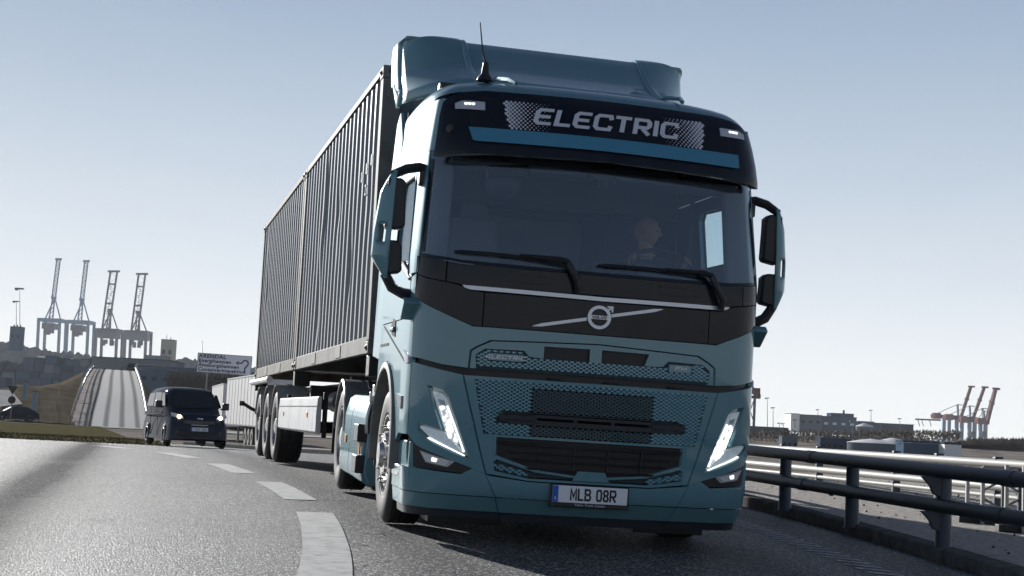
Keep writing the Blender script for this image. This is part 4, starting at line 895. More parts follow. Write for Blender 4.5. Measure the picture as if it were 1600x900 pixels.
b = MB(); b.box(TZ((1.219, 4.2, -.60)), (1.5, 1.4, .45)); b.box(TZ((.35, 2.9, -.55)), (.14, .14, .85)); b.box(TZ((2.1, 2.9, -.55)), (.14, .14, .85)); b.box(TZ((1.219, 3.0, -.5)), (2.0, .1, .1)); b.build('landing_gear', M('chassis'), trailer, bevel=.01)
MB().tube([TZ((-.02, 12.35, -.06)), TZ((-.02, 9.2, -.06))], .05, 8).build('rear_tube', M('guard white'), trailer)
b = MB(); b.tube([TZ((-.18, 12.0, -.42)), TZ((-.05, 11.9, -.50)), TZ((.25, 11.9, -.62))], .028, 8); b.box(TZ((-.2, 12.0, -.42)), (.08, .05, .08)); b.build('marker_arm', M('rubber'), trailer)
at = MB(); at.lathe([(-.3, .001), (-.3, .13), (.3, .13), (.3, .001)], 20, TZ((.5, 5.3, -.38)), 'y'); at.build('air_tank', M('fender grey'), trailer)
for y in (2.1, 2.9, 4.4, 5.2, 6.4): box_obj('frame_lamp', TZ((.66, y, -.33)), (.03, .07, .05), M('amber'), trailer, bevel=.003)

streaks('container side', (.10, .062, .04), .5); streaks('container side worn', (.13, .085, .05), .6); streaks('frame weathered', (.07, .04, .025), .7, (4, 4, 2.5)); streaks('frame rusty', (.09, .045, .022), .8, (4, 4, 2.5)); streaks('guard white', (.25, .23, .20), .6, (3, 3, 1.2), .5, .7)
def container(yoff, label, sidem, framem, dents, code):
    loc = C_LOC + C_ROT @ Vector((1.219, yoff + 3.029, 0)); c = empty('shipping_container', loc, C_ROT, label, 'container', 'containers on the semitrailer')
    L, H, Wd = 6.058, 2.591, 2.438
    def K(x, y, z): return (x - 1.219, y - 3.029, z)
    for x in (.08, Wd - .08):
        for y in (.075, L - .075): box_obj('corner_post', K(x, y, H / 2), (.16, .15, H - .24), framem, c, bevel=.008)
    for x in (.03, Wd - .03):
        box_obj('bottom_rail', K(x, L / 2, .085), (.05, L - .34, .155), framem, c); box_obj('top_rail', K(x, L / 2, H - .035), (.06, L - .34, .065), framem, c)
    for y in (.04, L - .04): box_obj('end_sill', K(Wd / 2, y, .09), (Wd - .34, .07, .16), framem, c); box_obj('end_header', K(Wd / 2, y, H - .06), (Wd - .34, .07, .11), framem, c)
    for y in (L / 2 - 1.03, L / 2 + 1.03): box_obj('fork_pocket', K(.004, y, .085), (.012, .36, .115), M('chassis'), c, bevel=0)
    for x in (.085, Wd - .085):
        for y in (.09, L - .09):
            for z in (.06, H - .06):
                cc = box_obj('corner_casting', K(x, y, z), (.178, .178, .119), framem, c, bevel=.012)
                sx = -1 if x < 1 else 1
                h = MB().lathe([(-.02, .001), (-.001, .028), (.001, .034)], 16, K(x + sx * .0905, y, z), 'x', 0); 
                h.build('casting_hole', M('chassis'), cc)
                if y < 1: MB().lathe([(-.02, .001), (-.001, .034)], 16, K(x, y - .0905, z), 'y').build('casting_hole', M('chassis'), cc)
    # corrugated sides
    rnd = random.Random(dents)
    dl = [(rnd.uniform(.5, 5.5), rnd.uniform(.5, 2.2), rnd.uniform(.10, .25), rnd.uniform(.15, .5), rnd.uniform(-.018, .012)) for _ in range(7)]
    if dents == 1: dl += [(3.9, 1.9, .12, .35, -.035), (4.1, 1.3, .10, .3, .015), (4.0, .5, .12, .25, -.03), (2.6, 1.2, .10, .2, -.012), (1.6, .9, .10, .35, -.012)]
    for x0, sg in ((.035, 1), (Wd - .035, -1)):
        ysx = []; y = .17; 
        while y < L - .17:
            for dy, dx in ((0, 0), (.066, 0), (.110, .038), (.234, .038)):
                if y + dy < L - .15: ysx.append((y + dy, dx))
            y += .278
        ysx.append((L - .15, 0)); zz = frange(.16, H - .065, 26); b = MB(); vs = []
        for (y, dx) in ysx:
            for z in zz:
                d = sum(a * math.exp(-((y - cy) / sy) ** 2 - ((z - cz) / sz) ** 2) for cy, cz, sy, sz, a in dl) if sg > 0 else 0
                vs.append(K(x0 + sg * (dx - d - .02), y + d * .4, z))
        n = len(zz); b.add(vs, [(i * n + j, i * n + j + 1, (i + 1) * n + j + 1, (i + 1) * n + j) for i in range(len(ysx) - 1) for j in range(n - 1)])
        b.build('side_panel', sidem, c, ang=25)
    for y0, sg in ((.05, 1), (L - .05, -1)):
        b = MB(); vs = []; xs = []; x = .16
        while x < Wd - .16:
            for dx_, dy in ((0, 0), (.11, 0), (.128, .04), (.232, .04)): 
                if x + dx_ < Wd - .15: xs.append((x + dx_, dy))
            x += .25
        for (x, dy) in xs: vs += [K(x, y0 + sg * dy, .15), K(x, y0 + sg * dy, H - .11)]
        b.add(vs, [(i * 2, i * 2 + 1, i * 2 + 3, i * 2 + 2) for i in range(len(xs) - 1)]); b.build('end_panel', sidem, c, ang=25)
    b = MB(); b.box(K(Wd / 2, L / 2, H - .02), (Wd - .14, L - .34, .012)); b.box(K(Wd / 2, L / 2, .14), (Wd - .14, L - .34, .012)); b.build('roof_and_floor', sidem, c)
    if code:
        # serial lettering painted on the side, one character per rib, faded
        for i, (ch_, yy, zz_) in enumerate(code):
            font_mesh('side_lettering', ch_, .15, M('fender grey'), c, Matrix.Translation(K(.010, yy, zz_)) @ Matrix.Rotation(-PI / 2, 4, 'Z') @ FACE, .0005)
    return c
container(0, 'dark blue-grey container with dented ribs and pale frame, directly behind the cab', M('container side'), M('frame weathered'), 1,
          [('0', .52, 1.76), ('8', .80, 1.72), ('0', 1.08, 1.68), ('2', .80, 1.52)])
container(6.118, 'rear dark grey container with brownish rusty frame, at the tail of the trailer', M('container side worn'), M('frame rusty'), 2, None)

# ---------------------------------------------------------------- driver
mat('skin', (.32, .20, .155), .5, bump=(60, .15, .002))
mat('jacket', (.02, .025, .04), .8)
mat('collar', (.35, .36, .38), .7)
drv = empty('person', T_LOC + T_ROT @ Vector((.655, 1.15, 1.62)), T_ROT, 'bald driver in a dark jacket at the wheel, looking out to the side', 'person')
def skin_mesh(name, verts, edges, radii, m, parent, sub=2):
    me = D.meshes.new(name); me.from_pydata(verts, edges, []); o = D.objects.new(name, me); COL.objects.link(o)
    sk = o.modifiers.new('skin', 'SKIN'); sk.use_smooth_shade = True
    for i, r in enumerate(radii): me.skin_vertices[0].data[i].radius = (r if isinstance(r, tuple) else (r, r))
    me.skin_vertices[0].data[0].use_root = True
    if sub: s_ = o.modifiers.new('sub', 'SUBSURF'); s_.levels = s_.render_levels = sub
    dg = bpy.context.evaluated_depsgraph_get(); m2 = D.meshes.new_from_object(o.evaluated_get(dg)); D.objects.remove(o)
    m2.name = name; m2.materials.clear(); return link(name, m2, parent, m, ang=180)
body_v = [(0, .16, 0), (0, .14, .22), (0, .11, .42), (0, .10, .53), (0, .08, .60),
          (-.17, .11, .47), (-.26, .02, .24), (-.16, -.22, .26), (.17, .11, .47), (.27, .02, .24), (.22, -.22, .27),
          (-.1, .10, -.02), (-.12, -.35, .02), (.1, .10, -.02), (.12, -.35, .02), (-.12, -.45, -.35), (.12, -.45, -.35)]
body_e = [(0, 1), (1, 2), (2, 3), (3, 4), (2, 5), (5, 6), (6, 7), (2, 8), (8, 9), (9, 10), (0, 11), (11, 12), (0, 13), (13, 14), (12, 15), (14, 16)]
body_r = [(.16, .12), (.15, .11), (.15, .11), (.065, .07), (.055, .06), .07, .052, .038, .07, .052, .038, .09, .075, .09, .075, .05, .05]
bo = skin_mesh('body', body_v, body_e, body_r, M('jacket'), drv)
# head: a shaped ellipsoid with brow, nose, lips, chin, turned to the picture's right
hm_ = MB(); NU, NV = 40, 28
def headf(a, b):
    th = 2 * PI * a; ph = PI * (b * .98 + .01); x = math.sin(ph) * math.sin(th); y = -math.sin(ph) * math.cos(th); z = math.cos(ph)
    X, Y, Z = x * .078, y * .098, z * .122
    if z < 0: X *= 1 + .22 * z; Y *= 1 + .10 * z
    fr = max(0, -y) ** 1.0
    gs = lambda cx, cz, wx, wz: math.exp(-((x - cx) / wx) ** 2 - ((z - cz) / wz) ** 2) * fr
    Y -= .030 * gs(0, -.18, .15, .13) + .014 * gs(0, .05, .10, .2) + .008 * gs(0, .22, .6, .08) + .010 * gs(0, -.46, .25, .05) + .010 * gs(0, -.56, .22, .05) + .014 * gs(0, -.82, .3, .13)
    Y += .012 * gs(-.36, .08, .17, .09) + .012 * gs(.36, .08, .17, .09) + .006 * gs(0, -.51, .3, .03)
    return (X, Y, Z)
hm_.grid(NU, NV, headf, closeu=True)
ho_ = hm_.build('head', M('skin'), drv, ang=180)
ho_.location = (0, .07, .715); ho_.rotation_euler = (0, 0, 1.05)
for s_ in (-1, 1):
    e = MB(); e.grid(12, 8, lambda a, b: (s_ * (.078 + .010 * math.sin(PI * b)), .012 + .018 * math.sin(PI * b) * math.cos(2 * PI * a), -.005 + .034 * math.sin(PI * b) * math.sin(2 * PI * a) - .0 * b), closeu=True); e.build('ear', M('skin'), ho_, ang=180)
    MB().lathe([(-.007, .001), (-.005, .005), (0, .007), (.005, .005), (.007, .001)], 12, (s_ * .028, -.088, .010), 'y').build('eye', M('letter black'), ho_)
MB().tube([(0, .07, .50), (0, .075, .64)], [.062, .055], 12).build('neck', M('skin'), drv)
MB().tube([(.07 * math.cos(a), .07 + .075 * math.sin(a), .545 + .02 * math.sin(a)) for a in [PI * 2 * k / 20 for k in range(21)]], .008, 6).build('collar', M('collar'), drv)
# hands gripping the wheel rim
inv_ = (T_ROT.transposed() @ Vector((0, 0, 0)))
for s_, ang_ in ((-1, math.radians(155)), (1, math.radians(25))):
    gp = c0 + tilt @ Vector((R_ * math.cos(ang_), 0, R_ * math.sin(ang_))) if False else Vector((.64, .70, 2.02)) + rotm(-.9) @ Vector((.23 * math.cos(ang_), 0, .23 * math.sin(ang_)))
    L0 = gp - Vector((.655, 1.15, 1.62))       # in the driver's frame
    pv = [L0 + Vector((0, .075, -.03)), L0 + Vector((0, .035, .0)), L0 + Vector((0, .012, .016))]
    wr = Vector((-.16, -.22, .26)) if s_ < 0 else Vector((.22, -.22, .27))
    verts = [wr, pv[0], pv[1]]; edges = [(0, 1), (1, 2)]; rad = [.028, .026, (.034, .018)]
    tang = (rotm(-.9) @ Vector((-math.sin(ang_), 0, math.cos(ang_)))).normalized()
    for k in range(4):
        o_ = tang * (-.027 + .018 * k) * 1.0; ln = (.9, 1, .95, .8)[k]; b0 = len(verts)
        verts += [L0 + o_ + Vector((0, .018, .020)), L0 + o_ + Vector((0, -.014 * ln, .024)), L0 + o_ + Vector((0, -.026 * ln, .004)), L0 + o_ + Vector((0, -.016, -.014))]
        rad += [.0095, .009, .0085, .0075]; edges += [(2, b0), (b0, b0 + 1), (b0 + 1, b0 + 2), (b0 + 2, b0 + 3)]
    b0 = len(verts); verts += [L0 + Vector((0, .03, .0)) - tang * s_ * .03, L0 + Vector((0, .004, -.02)) - tang * s_ * .03]; rad += [.011, .009]; edges += [(1, b0), (b0, b0 + 1)]
    skin_mesh('hand', [tuple(v) for v in verts], edges, rad, M('skin'), drv, 1)
    skin_mesh('sleeve', [tuple(wr + Vector((0, .10, .0))), tuple(wr), tuple(wr.lerp(pv[0], .75))], [(0, 1), (1, 2)], [.05, .042, .038], M('jacket'), drv, 1)

# ---------------------------------------------------------------- railings
mat('rail dark', (.055, .065, .082), .45, .2, noise=(6, (.055, .062, .075), .4, .7), bump=(25, .15, .003))
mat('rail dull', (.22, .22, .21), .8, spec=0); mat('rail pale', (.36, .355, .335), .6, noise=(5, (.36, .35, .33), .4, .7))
rail = empty('parapet_railing', (0, 0, 0), None, 'dark round-tube parapet with two rails and stout posts beside the kerb on the right', 'railing')
A1, A2 = W(1600, 750, 11.0), W(1163.5, 702.7, 17.1)
def line(A, B, y): t = (y - A.y) / (B.y - A.y); return A + (B - A) * t
def curve_x(y): return line(A1, A2, y).x - (max(0, y - 19) ** 2) * .006
def rpt(y, dz): p = line(A1, A2, y); return Vector((curve_x(y), y, min(p.z, A2.z + .03 * 0 + (p.z - A2.z)) if y < 19 else line(A1, A2, 19).z - (y - 19) * .015)) + Vector((0, 0, dz))
for dz, r_ in ((0, .060), (-.288, .060)):
    pts = [rpt(y, dz) for y in frange(2, 26, 48)]
    MB().tube(pts, r_, 16).build('rail_tube', M('rail dark'), rail, ang=60)
for y in (5.6, 8.2, 10.6):
    pass
for px_, y in ((None, 8.7), (1475, 12.4), (1330, 14.25), (1225, 16.0), (None, 17.8), (None, 19.6), (None, 21.5), (None, 10.55), (None, 6.9)):
    p = rpt(y, 0); q = line(A1, A2, y); zb = vh(p.x, y) - .02
    b = MB(); xo = .075; b.lathe([(zb, .085), (zb + .02, .068), (p.z - .02, .062), (p.z + .005, .03)], 16, (p.x + xo, y, 0), 'z')
    b.box((p.x + .04, y, p.z), (.07, .09, .10)); b.box((p.x + .04, y, p.z - .288), (.07, .09, .10))
    b.prism([(p.z - .05, .0), (p.z - .11, .09), (p.z - .17, .09), (p.z - .03, -.02)], y - .03, y + .03, lambda z, x, h: (p.x + x, h, z)) if False else None
    b.build('post', M('rail dark'), rail, ang=50)
    if px_ == 1475:
        for dz in (0, -.288):
            g_ = MB(); g_.prism([(0, -.045), (-.16, -.055), (-.13, -.085), (-.09, -.13), (-.06, -.20), (0, -.22)], -.025, .025, lambda a, b, h: (p.x + xo - .04 + a * .99, y + h - .03 - a * .2, p.z + dz + b)); g_.build('gusset', M('rail dark'), rail, bevel=.006)
for y, dz in ((11.2, 0), (11.35, -.288), (15.1, 0), (15.3, -.288), (8.0, 0)):
    a, c_ = rpt(y - .09, dz), rpt(y + .09, dz); MB().tube([a, c_], .066, 16).build('rail_sleeve', M('rail dark'), rail, ang=50)
for y in (11.6, 14.6):
    b = MB(); q = rpt(y, -.34)
    for k in range(4): b.lathe([(-.02, .001), (-.02, .012), (.02, .012), (.02, .001)], 6, (q.x + .01, q.y + k * .035 - .06, q.z + .0), 'z')
    b.build('rail_bolts', M('rail dark'), rail)
rail2 = empty('far_railing', (0, 0, 0), None, 'pale sunlit three-pipe railing running beyond the gravel verge', 'railing')
B1, B2 = W(1600, 727, 17.0), W(1240, 703, 23.5)
for dz, r_ in ((0, .052), (-.275, .048), (-.385, .028)):
    pts = [line(B1, B2, y) + Vector((-(max(0, y - 24) ** 2) * .010, 0, dz)) for y in frange(11.5, 34, 40)]
    MB().tube(pts, r_, 14).build('pipe', M('rail pale'), rail2, ang=60)
for px_, y in ((1475, 0), (1410, 0), (1283, 0), (1218, 0), (1560, 0)):
    y = B1.y + (1600 - px_) / 360 * (B2.y - B1.y) * (.82 + .18 * (1600 - px_) / 360); p = line(B1, B2, y); zb = vh(p.x, y) - .05
    b = MB(); b.box((p.x + .03, y, (p.z + zb) / 2 + .03), (.10, .11, p.z - zb + .10)); b.box((p.x + .09, y + .05, p.z - .02), (.05, .30, .06), rotm(0, 0, .2)); b.build('post', M('rail dark'), rail2, bevel=.01)
# steel trestles on the verge
for px_, yy in ((1535, 15.2), (1600, 14.2)):
    tr = empty('steel_trestle', (0, 0, 0), None, 'braced steel lattice trestle standing on the verge, ' + ('left one behind the near railing' if px_ == 1535 else 'at the right edge of the view'), 'trestle', 'steel lattice trestles on the verge')
    p = W(px_, 800, yy); zb = vh(p.x, yy); H_ = W(px_, 748, yy).z - zb + .12
    wv = .38
    for dx in (0, wv):
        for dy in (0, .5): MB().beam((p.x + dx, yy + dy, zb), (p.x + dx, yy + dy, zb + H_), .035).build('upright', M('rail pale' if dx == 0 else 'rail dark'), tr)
    br = MB()
    for k in range(2):
        z0, z1 = zb + .05 + k * H_ / 2, zb + (k + 1) * H_ / 2 - .02
        br.beam((p.x, yy, z0), (p.x + wv, yy, z1), .022); br.beam((p.x + wv, yy + .012, z0), (p.x, yy + .012, z1), .022)
    br.beam((p.x, yy, zb + H_), (p.x + wv, yy, zb + H_), .03); br.build('bracing', M('fender grey'), tr)
    ft = MB(); ft.box((p.x + .15, yy + .1, zb + .035), (.75, .12, .07)); ft.box((p.x, yy, zb + .10), (.10, .10, .06)); ft.box((p.x + wv, yy, zb + .10), (.10, .10, .06)); ft.build('foot_beam', M('chassis'), tr, bevel=.006)
# ---------------------------------------------------------------- vehicles behind
mat('van paint', (.014, .020, .036), .6, 0, .3, spec=0)
mat('car paint', (.012, .013, .018), .6, 0, .3, spec=0)
def vehicle(name, loc, yaw, prof, roofp, wid, tum, m, label, cat, wheels, R_=.33):
    """prof: lower body outline (y from front, z top) with belt; roofp: greenhouse outline; returns root"""
    root = empty(name, loc, Matrix.Rotation(yaw, 3, 'Z'), label, cat)
    def loft(pr, w0, w1, nm, mt, rnd=.06):
        # pr: list of (y, ztop, zbot, halfwidth factor)
        b = MB(); NS = 14; vs = []
        for (y, zt, zb, k) in pr:
            hw0, hw1 = w0 * k, w1 * k; ring_ = []
            for a in range(NS + 1):
                t = a / NS; ph = PI * t
                x = -math.cos(ph); c_ = abs(x) ** .35 * (1 if x >= 0 else -1); s_ = math.sin(ph) ** .45 if 0 < t < 1 else 0
                ring_.append((c_ * (hw0 + (hw1 - hw0) * s_), y, zb + (zt - zb) * s_))
            vs += ring_
        n = NS + 1; N_ = len(pr)
        b.add(vs, [(i * n + j, i * n + j + 1, (i + 1) * n + j + 1, (i + 1) * n + j) for i in range(N_ - 1) for j in range(NS)] + [tuple(range(n)), tuple((N_ - 1) * n + j for j in range(n - 1, -1, -1))] + [(i * n, (i + 1) * n, (i + 1) * n + NS, i * n + NS) for i in range(N_ - 1)])
        return b.build(nm, mt, root, ang=40)
    loft(prof, wid / 2, wid / 2 * .93, 'body', m)
    loft(roofp, wid / 2 * .95, wid / 2 * tum, 'roof', m)
    for i, (y, s_) in enumerate([(y, s_) for y in wheels for s_ in (-1, 1)]):
        x = s_ * (wid / 2 - .11)
        rm_ = MB().lathe([(-.11, .20), (-.10, .21), (-.05, .19), (-.09, .06), (-.10, .001)], 20); r0 = rm_.build('wheel', M('aluminium'), root)
        MB().lathe([(-.09, .20), (-.115, .22), (-.115, R_ - .04), (-.09, R_), (.09, R_), (.11, R_ - .05), (.11, .2)], 28).build('tyre', M('rubber'), r0)
        r0.location = (x, y, R_); r0.rotation_euler = (0, 0, 0 if s_ < 0 else PI)
        MB().lathe([(-.02, .001), (-.02, R_ + .06), (.10, R_ + .06)], 24, (s_ * (wid / 2 - .06) , y, R_ + .02)).build('wheel_well', M('chassis'), root)
    return root
V = W(306, 697, 44.6)
van = vehicle('delivery_van', (V.x + .05, 44.7, gh(V.x, 44.6) + .02), math.radians(23.5),
    [(0, .62, .24, .86), (.04, .82, .20, .93), (.14, .95, .18, .97), (.45, 1.04, .18, 1), (1.0, 1.13, .18, 1), (1.15, 1.16, .18, 1), (4.55, 1.16, .20, 1), (4.72, 1.10, .24, .97)],
    [(.62, 1.06, .9, .90), (.8, 1.16, .9, .93), (1.2, 1.48, .9, .97), (1.55, 1.72, .9, .98), (1.85, 1.80, .9, .985), (2.6, 1.835, .9, .99), (4.3, 1.82, .9, .99), (4.62, 1.74, .9, .97), (4.72, 1.2, .9, .95)], 1.84, .86, M('van paint'),
    'dark blue panel van with lit headlamps following on the left behind the lorry', 'van', (.86, 3.75))
def quad(parent, nm, pts, m, th=.012):
    a = [Vector(p) for p in pts]; n = (a[1] - a[0]).cross(a[2] - a[0]).normalized() * th
    b = MB(); b.add([p for p in a] + [p + n for p in a], [tuple(range(len(a))), tuple(range(2 * len(a) - 1, len(a) - 1, -1))] + [(i, (i + 1) % len(a), len(a) + (i + 1) % len(a), len(a) + i) for i in range(len(a))]); return b.build(nm, m, parent, smooth=False)
DW = M('dark window')
quad(van, 'windscreen', [(-.74, .80, 1.17), (.74, .80, 1.17), (.61, 1.50, 1.69), (-.61, 1.50, 1.69)], DW, -.02)
for p in van.children:
    if p.name.startswith('windscreen'): p.location = (0, -.045, .03)
for s_ in (-1, 1):
    X = lambda y, z: (s_ * (tab([(1.1, .885), (1.7, .80)], z)), y, z)
    quad(van, 'side_window', [X(1.12, 1.22), X(1.95, 1.20), X(1.95, 1.62), X(1.60, 1.62)], DW, .01); quad(van, 'side_window', [X(2.05, 1.20), X(3.1, 1.20), X(3.1, 1.64), X(2.05, 1.63)], DW, .01); quad(van, 'side_window', [X(3.2, 1.20), X(4.3, 1.20), X(4.15, 1.60), X(3.2, 1.63)], DW, .01)
    b = MB(); b.box((s_ * 1.04, 1.22, 1.26), (.20, .12, .22)); b.box((s_ * .93, 1.26, 1.18), (.10, .06, .06)); b.build('wing_mirror', M('black plastic'), van, bevel=.03)
    quad(van, 'headlight', [(s_ * .50, -.0, .86), (s_ * .84, .12, .93), (s_ * .84, .26, 1.02), (s_ * .56, .05, .95)], M('lens grey'), .03 * -s_)
    b = MB().lathe([(-.03, .001), (-.025, .05), (0, .065)], 16, (s_ * .63, .01, .90), 'y'); b.build('headlight_bulb', M('lamp warm'), van)
    quad(van, 'fog_lamp', [(s_ * .62, -.01, .42), (s_ * .80, .03, .42), (s_ * .80, .04, .50), (s_ * .66, -.0, .50)], M('lens grey'), .02 * -s_)
    b = MB(); b.beam((s_ * .915, 1.95, .3), (s_ * .925, 1.95, 1.15), .008, .012); b.beam((s_ * .915, 3.15, .3), (s_ * .925, 3.15, 1.15), .008, .012); b.beam((s_ * .92, 1.9, .95), (s_ * .92, 4.5, .95), .012, .02); b.build('door_gaps', M('black plastic'), van)
    for y in (1.85, 2.15): box_obj('door_handle', (s_ * .93, y, 1.02), (.02, .16, .03), M('van paint'), van)
quad(van, 'upper_grille', [(-.48, -.02, .70), (.48, -.02, .70), (.50, -.0, .80), (-.50, -.0, .80)], M('black plastic'), -.02)
for z in (.715, .745, .775): box_obj('grille_bar', (0, -.022, z), (.90, .012, .010), M('fender grey'), van, bevel=0)
quad(van, 'lower_grille', [(-.62, .0, .30), (.62, .0, .30), (.66, -.01, .46), (-.66, -.01, .46)], M('black plastic'), -.03)
box_obj('bumper_strip', (0, -.02, .665), (.50, .02, .022), M('aluminium'), van, bevel=0)
MB().lathe([(-.012, .001), (-.01, .5), (0, .52)], 24, (0, 0, 0), 'y').build('oval_emblem', M('chrome'), van); o = [c for c in van.children if c.name.startswith('oval')][0]; o.location = (0, -.005, .855); o.scale = (.17, 1, .075)
pv_ = box_obj('number_plate', (0, -.035, .535), (.52, .012, .11), M('plate white'), van, bevel=0); box_obj('country_strip', (-.24, -.043, .535), (.04, .006, .108), M('plate blue'), pv_, bevel=0)
font_mesh('plate_lettering', 'YEX 766', .115, M('letter black'), pv_, Matrix.Translation((.02, -.044, .497)) @ FACE, .001, sx=.92)
MB().tube([(0, 2.0, 1.83), (0, 2.15, 2.12)], .006, 6).build('aerial', M('chassis'), van)
def small_car(px, py, d, yaw, label, m='car paint', lamps=True, zoff=None):
    p = W(px, py, d); c = vehicle('distant_car', p, yaw, [(0, .55, .22, .88), (.1, .66, .18, .95), (.5, .78, .18, 1), (1.1, .86, .18, 1), (3.7, .90, .2, 1), (4.25, .88, .24, .97), (4.35, .6, .28, .92)],
        [(.95, .86, .7, .88), (1.7, 1.33, .7, .93), (2.2, 1.44, .7, .95), (3.2, 1.40, .7, .95), (3.9, 1.05, .7, .92), (4.1, .88, .7, .9)], 1.78, .78, M(m), label, 'car', (.8, 3.45), .31)
    quad(c, 'windscreen', [(-.68, 1.02, .95), (.68, 1.02, .95), (.58, 1.72, 1.36), (-.58, 1.72, 1.36)], DW, -.02)
    for s_ in (-1, 1):
        quad(c, 'side_window', [(s_ * .83, 1.3, .95), (s_ * .83, 3.6, .95), (s_ * .72, 3.2, 1.33), (s_ * .72, 1.9, 1.35)], DW, .01)
        if lamps: box_obj('headlight', (s_ * .62, .03, .62), (.22, .05, .10), M('lamp soft'), c, bevel=0)
    return c
small_car(-13, 656, 143, math.radians(-62), 'small dark car crossing on the far road at the left edge')
# ---------------------------------------------------------------- sign, trailers, posts
sg_p = [W(309, 551, 95), W(394, 557, 95), W(391.5, 587, 95), W(307, 581.5, 95)]
sgn = empty('road_sign', (sg_p[3] + sg_p[2]) / 2, None, 'large pale direction sign listing harbours beside a looping arrow, above the van', 'sign')
sw_ = (sg_p[1] - sg_p[0]).length; sh_ = (sg_p[3] - sg_p[0]).length
roll_s = -math.atan2((sg_p[1] - sg_p[0]).z, (sg_p[1] - sg_p[0]).x)
sgn.rotation_euler = (0, roll_s, 0)
mat('sign pale', (.68, .69, .76), .5); mat('sign dark', (.03, .03, .05), .5)
box_obj('sign_board', (0, 0, sh_ / 2), (sw_, .06, sh_), M('sign pale'), sgn, bevel=.02)
bd_ = MB()
for x, z, a, b_ in ((0, .02, sw_, .03), (0, sh_ - .02, sw_, .03), (-sw_ / 2 + .015, sh_ / 2, .03, sh_ - .10), (sw_ / 2 - .015, sh_ / 2, .03, sh_ - .10)): bd_.box((x, -.033, z), (a, .01, b_))
bd_.build('sign_border', M('sign dark'), sgn, smooth=False)
for i, t_ in enumerate(('ARENDAL', 'Energihamnen', 'Älvsborgshamnen', 'Containerinspektion')):
    font_mesh('sign_lettering', t_, .30 if i else .33, M('sign dark'), sgn, Matrix.Translation((-sw_ / 2 + .10, -.036, sh_ - .30 - i * .285)) @ FACE, .004, sx=1.10, align='LEFT', sp=1.12, bold=.010)
ar_ = MB(); cx, cz, rr = sw_ / 2 - .42, sh_ - .50, .20
pts = [(cx + .0, cz - .62)] + [(cx + .0 + 0, cz - .30)] + [(cx + rr * math.cos(a), cz + rr * math.sin(a)) for a in [math.radians(d) for d in (-45, -10, 25, 60, 90, 120, 150, 180)]]
for (a, b_), (c_, d) in zip(pts, pts[1:]): ar_.beam((a, -.036, b_), (c_, -.036, d), .085, .01, up=(0, 1, 0))
ar_.v = ar_.v; ar_.beam((cx - rr, -.036, cz), (cx - .42, -.036, cz), .085, .01, up=(0, 1, 0)); ar_.prism([(cx - .62, cz), (cx - .40, cz + .15), (cx - .46, cz), (cx - .40, cz - .15)], -.042, -.030, lambda a, b, h: (a, h, b))
ar_.build('sign_arrow', M('sign dark'), sgn, smooth=False)
for x in (-sw_ * .3, sw_ * .3): MB().tube([(x, .08, -3.6), (x, .08, sh_)], .05, 8).build('sign_post', M('fender grey'), sgn)
mat('trailer white', (.60, .60, .59), .5, noise=(1.5, (.5, .49, .47), .4, .75))
def boxtrailer(pn, d0, yaw, length, label):
    p = pn; t = empty('box_trailer', p, Matrix.Rotation(yaw, 3, 'Z'), label, 'trailer', 'white box trailers parked along the verge')
    box_obj('trailer_box', (0, length / 2, 2.45), (2.5, length, 2.7), M('trailer white'), t, bevel=.03)
    n = int(length / 1.25)
    for k in range(1, n): box_obj('box_rib', (-1.255, k * length / n, 2.45), (.02, .04, 2.6), M('trailer white'), t, bevel=0)
    b = MB(); b.box((-1.26, length / 2, 3.78), (.03, length, .08)); b.box((-1.26, length / 2, 1.12), (.03, length, .08)); b.build('box_rail', M('aluminium'), t)
    b = MB(); b.box((0, length / 2, .98), (.9, length * .96, .22)); b.build('trailer_chassis', M('chassis'), t)
    for k in range(3):
        for s_ in (-1, 1): MB().lathe([(-.17, .2), (-.17, .46), (-.13, .5), (.13, .5), (.17, .46), (.17, .2), (.0, .12), (-.12, .001)], 20, (s_ * 1.0, 2.2 + k * 1.3, .5)).build('wheel', M('rubber'), t)
    b = MB(); b.box((-.9, length * .72, .55), (.12, .12, .9)); b.box((.9, length * .72, .55), (.12, .12, .9)); b.build('landing_leg', M('fender grey'), t)
    return t
q = W(400, 697, 76); boxtrailer((q.x + 1.2, 76, q.z - .1), 76, math.radians(17.5), 13.6, 'long white box trailer between the van and the container lorry')
q = W(352, 690, 96); boxtrailer((q.x + 1.5, 93, q.z - .1), 96, math.radians(14.5), 12.5, 'second white box trailer mostly hidden behind the first')
# give-way sign seen from behind, and two posts on the bank
q = W(16, 655, 138); s_ = empty('give_way_sign', q, None, 'back of a triangular sign over a round sign at the left edge', 'sign')
MB().prism([(-.5, 3.1), (.5, 3.1), (0, 2.3)], 0, .03, lambda a, b, h: (a, h, b)).build('triangle_plate', M('chassis'), s_, smooth=False)
MB().lathe([(0, .001), (0, .36), (.03, .36), (.03, .001)], 20, (0, 0, 1.8), 'y').build('round_plate', M('chassis'), s_)
MB().tube([(0, .04, -.5), (0, .04, 3.0)], .04, 8).build('sign_post', M('fender grey'), s_)
mat('harbour blue', (.10, .15, .20), .6, noise=(.3, (.14, .18, .22), .4, .7))
for px, y0, y1, lab in ((38, 597, 624, 'slim grey-blue cabinet on the brown bank, the farther left one'), (53, 612, 641, 'wider grey-blue cabinet low on the brown bank above the dark car')):
    a, b_ = W(px, y1, 150), W(px, y0, 150); c = empty('bank_cabinet', a, None, lab, 'cabinet', 'cabinets on the brown bank')
    h = b_.z - a.z; box_obj('cabinet_body', (0, 0, h / 2), (.32 if px < 45 else .45, .4, h), M('harbour blue'), c, bevel=.02); box_obj('cabinet_cap', (0, 0, h + .03), (.5, .5, .06), M('chassis'), c)
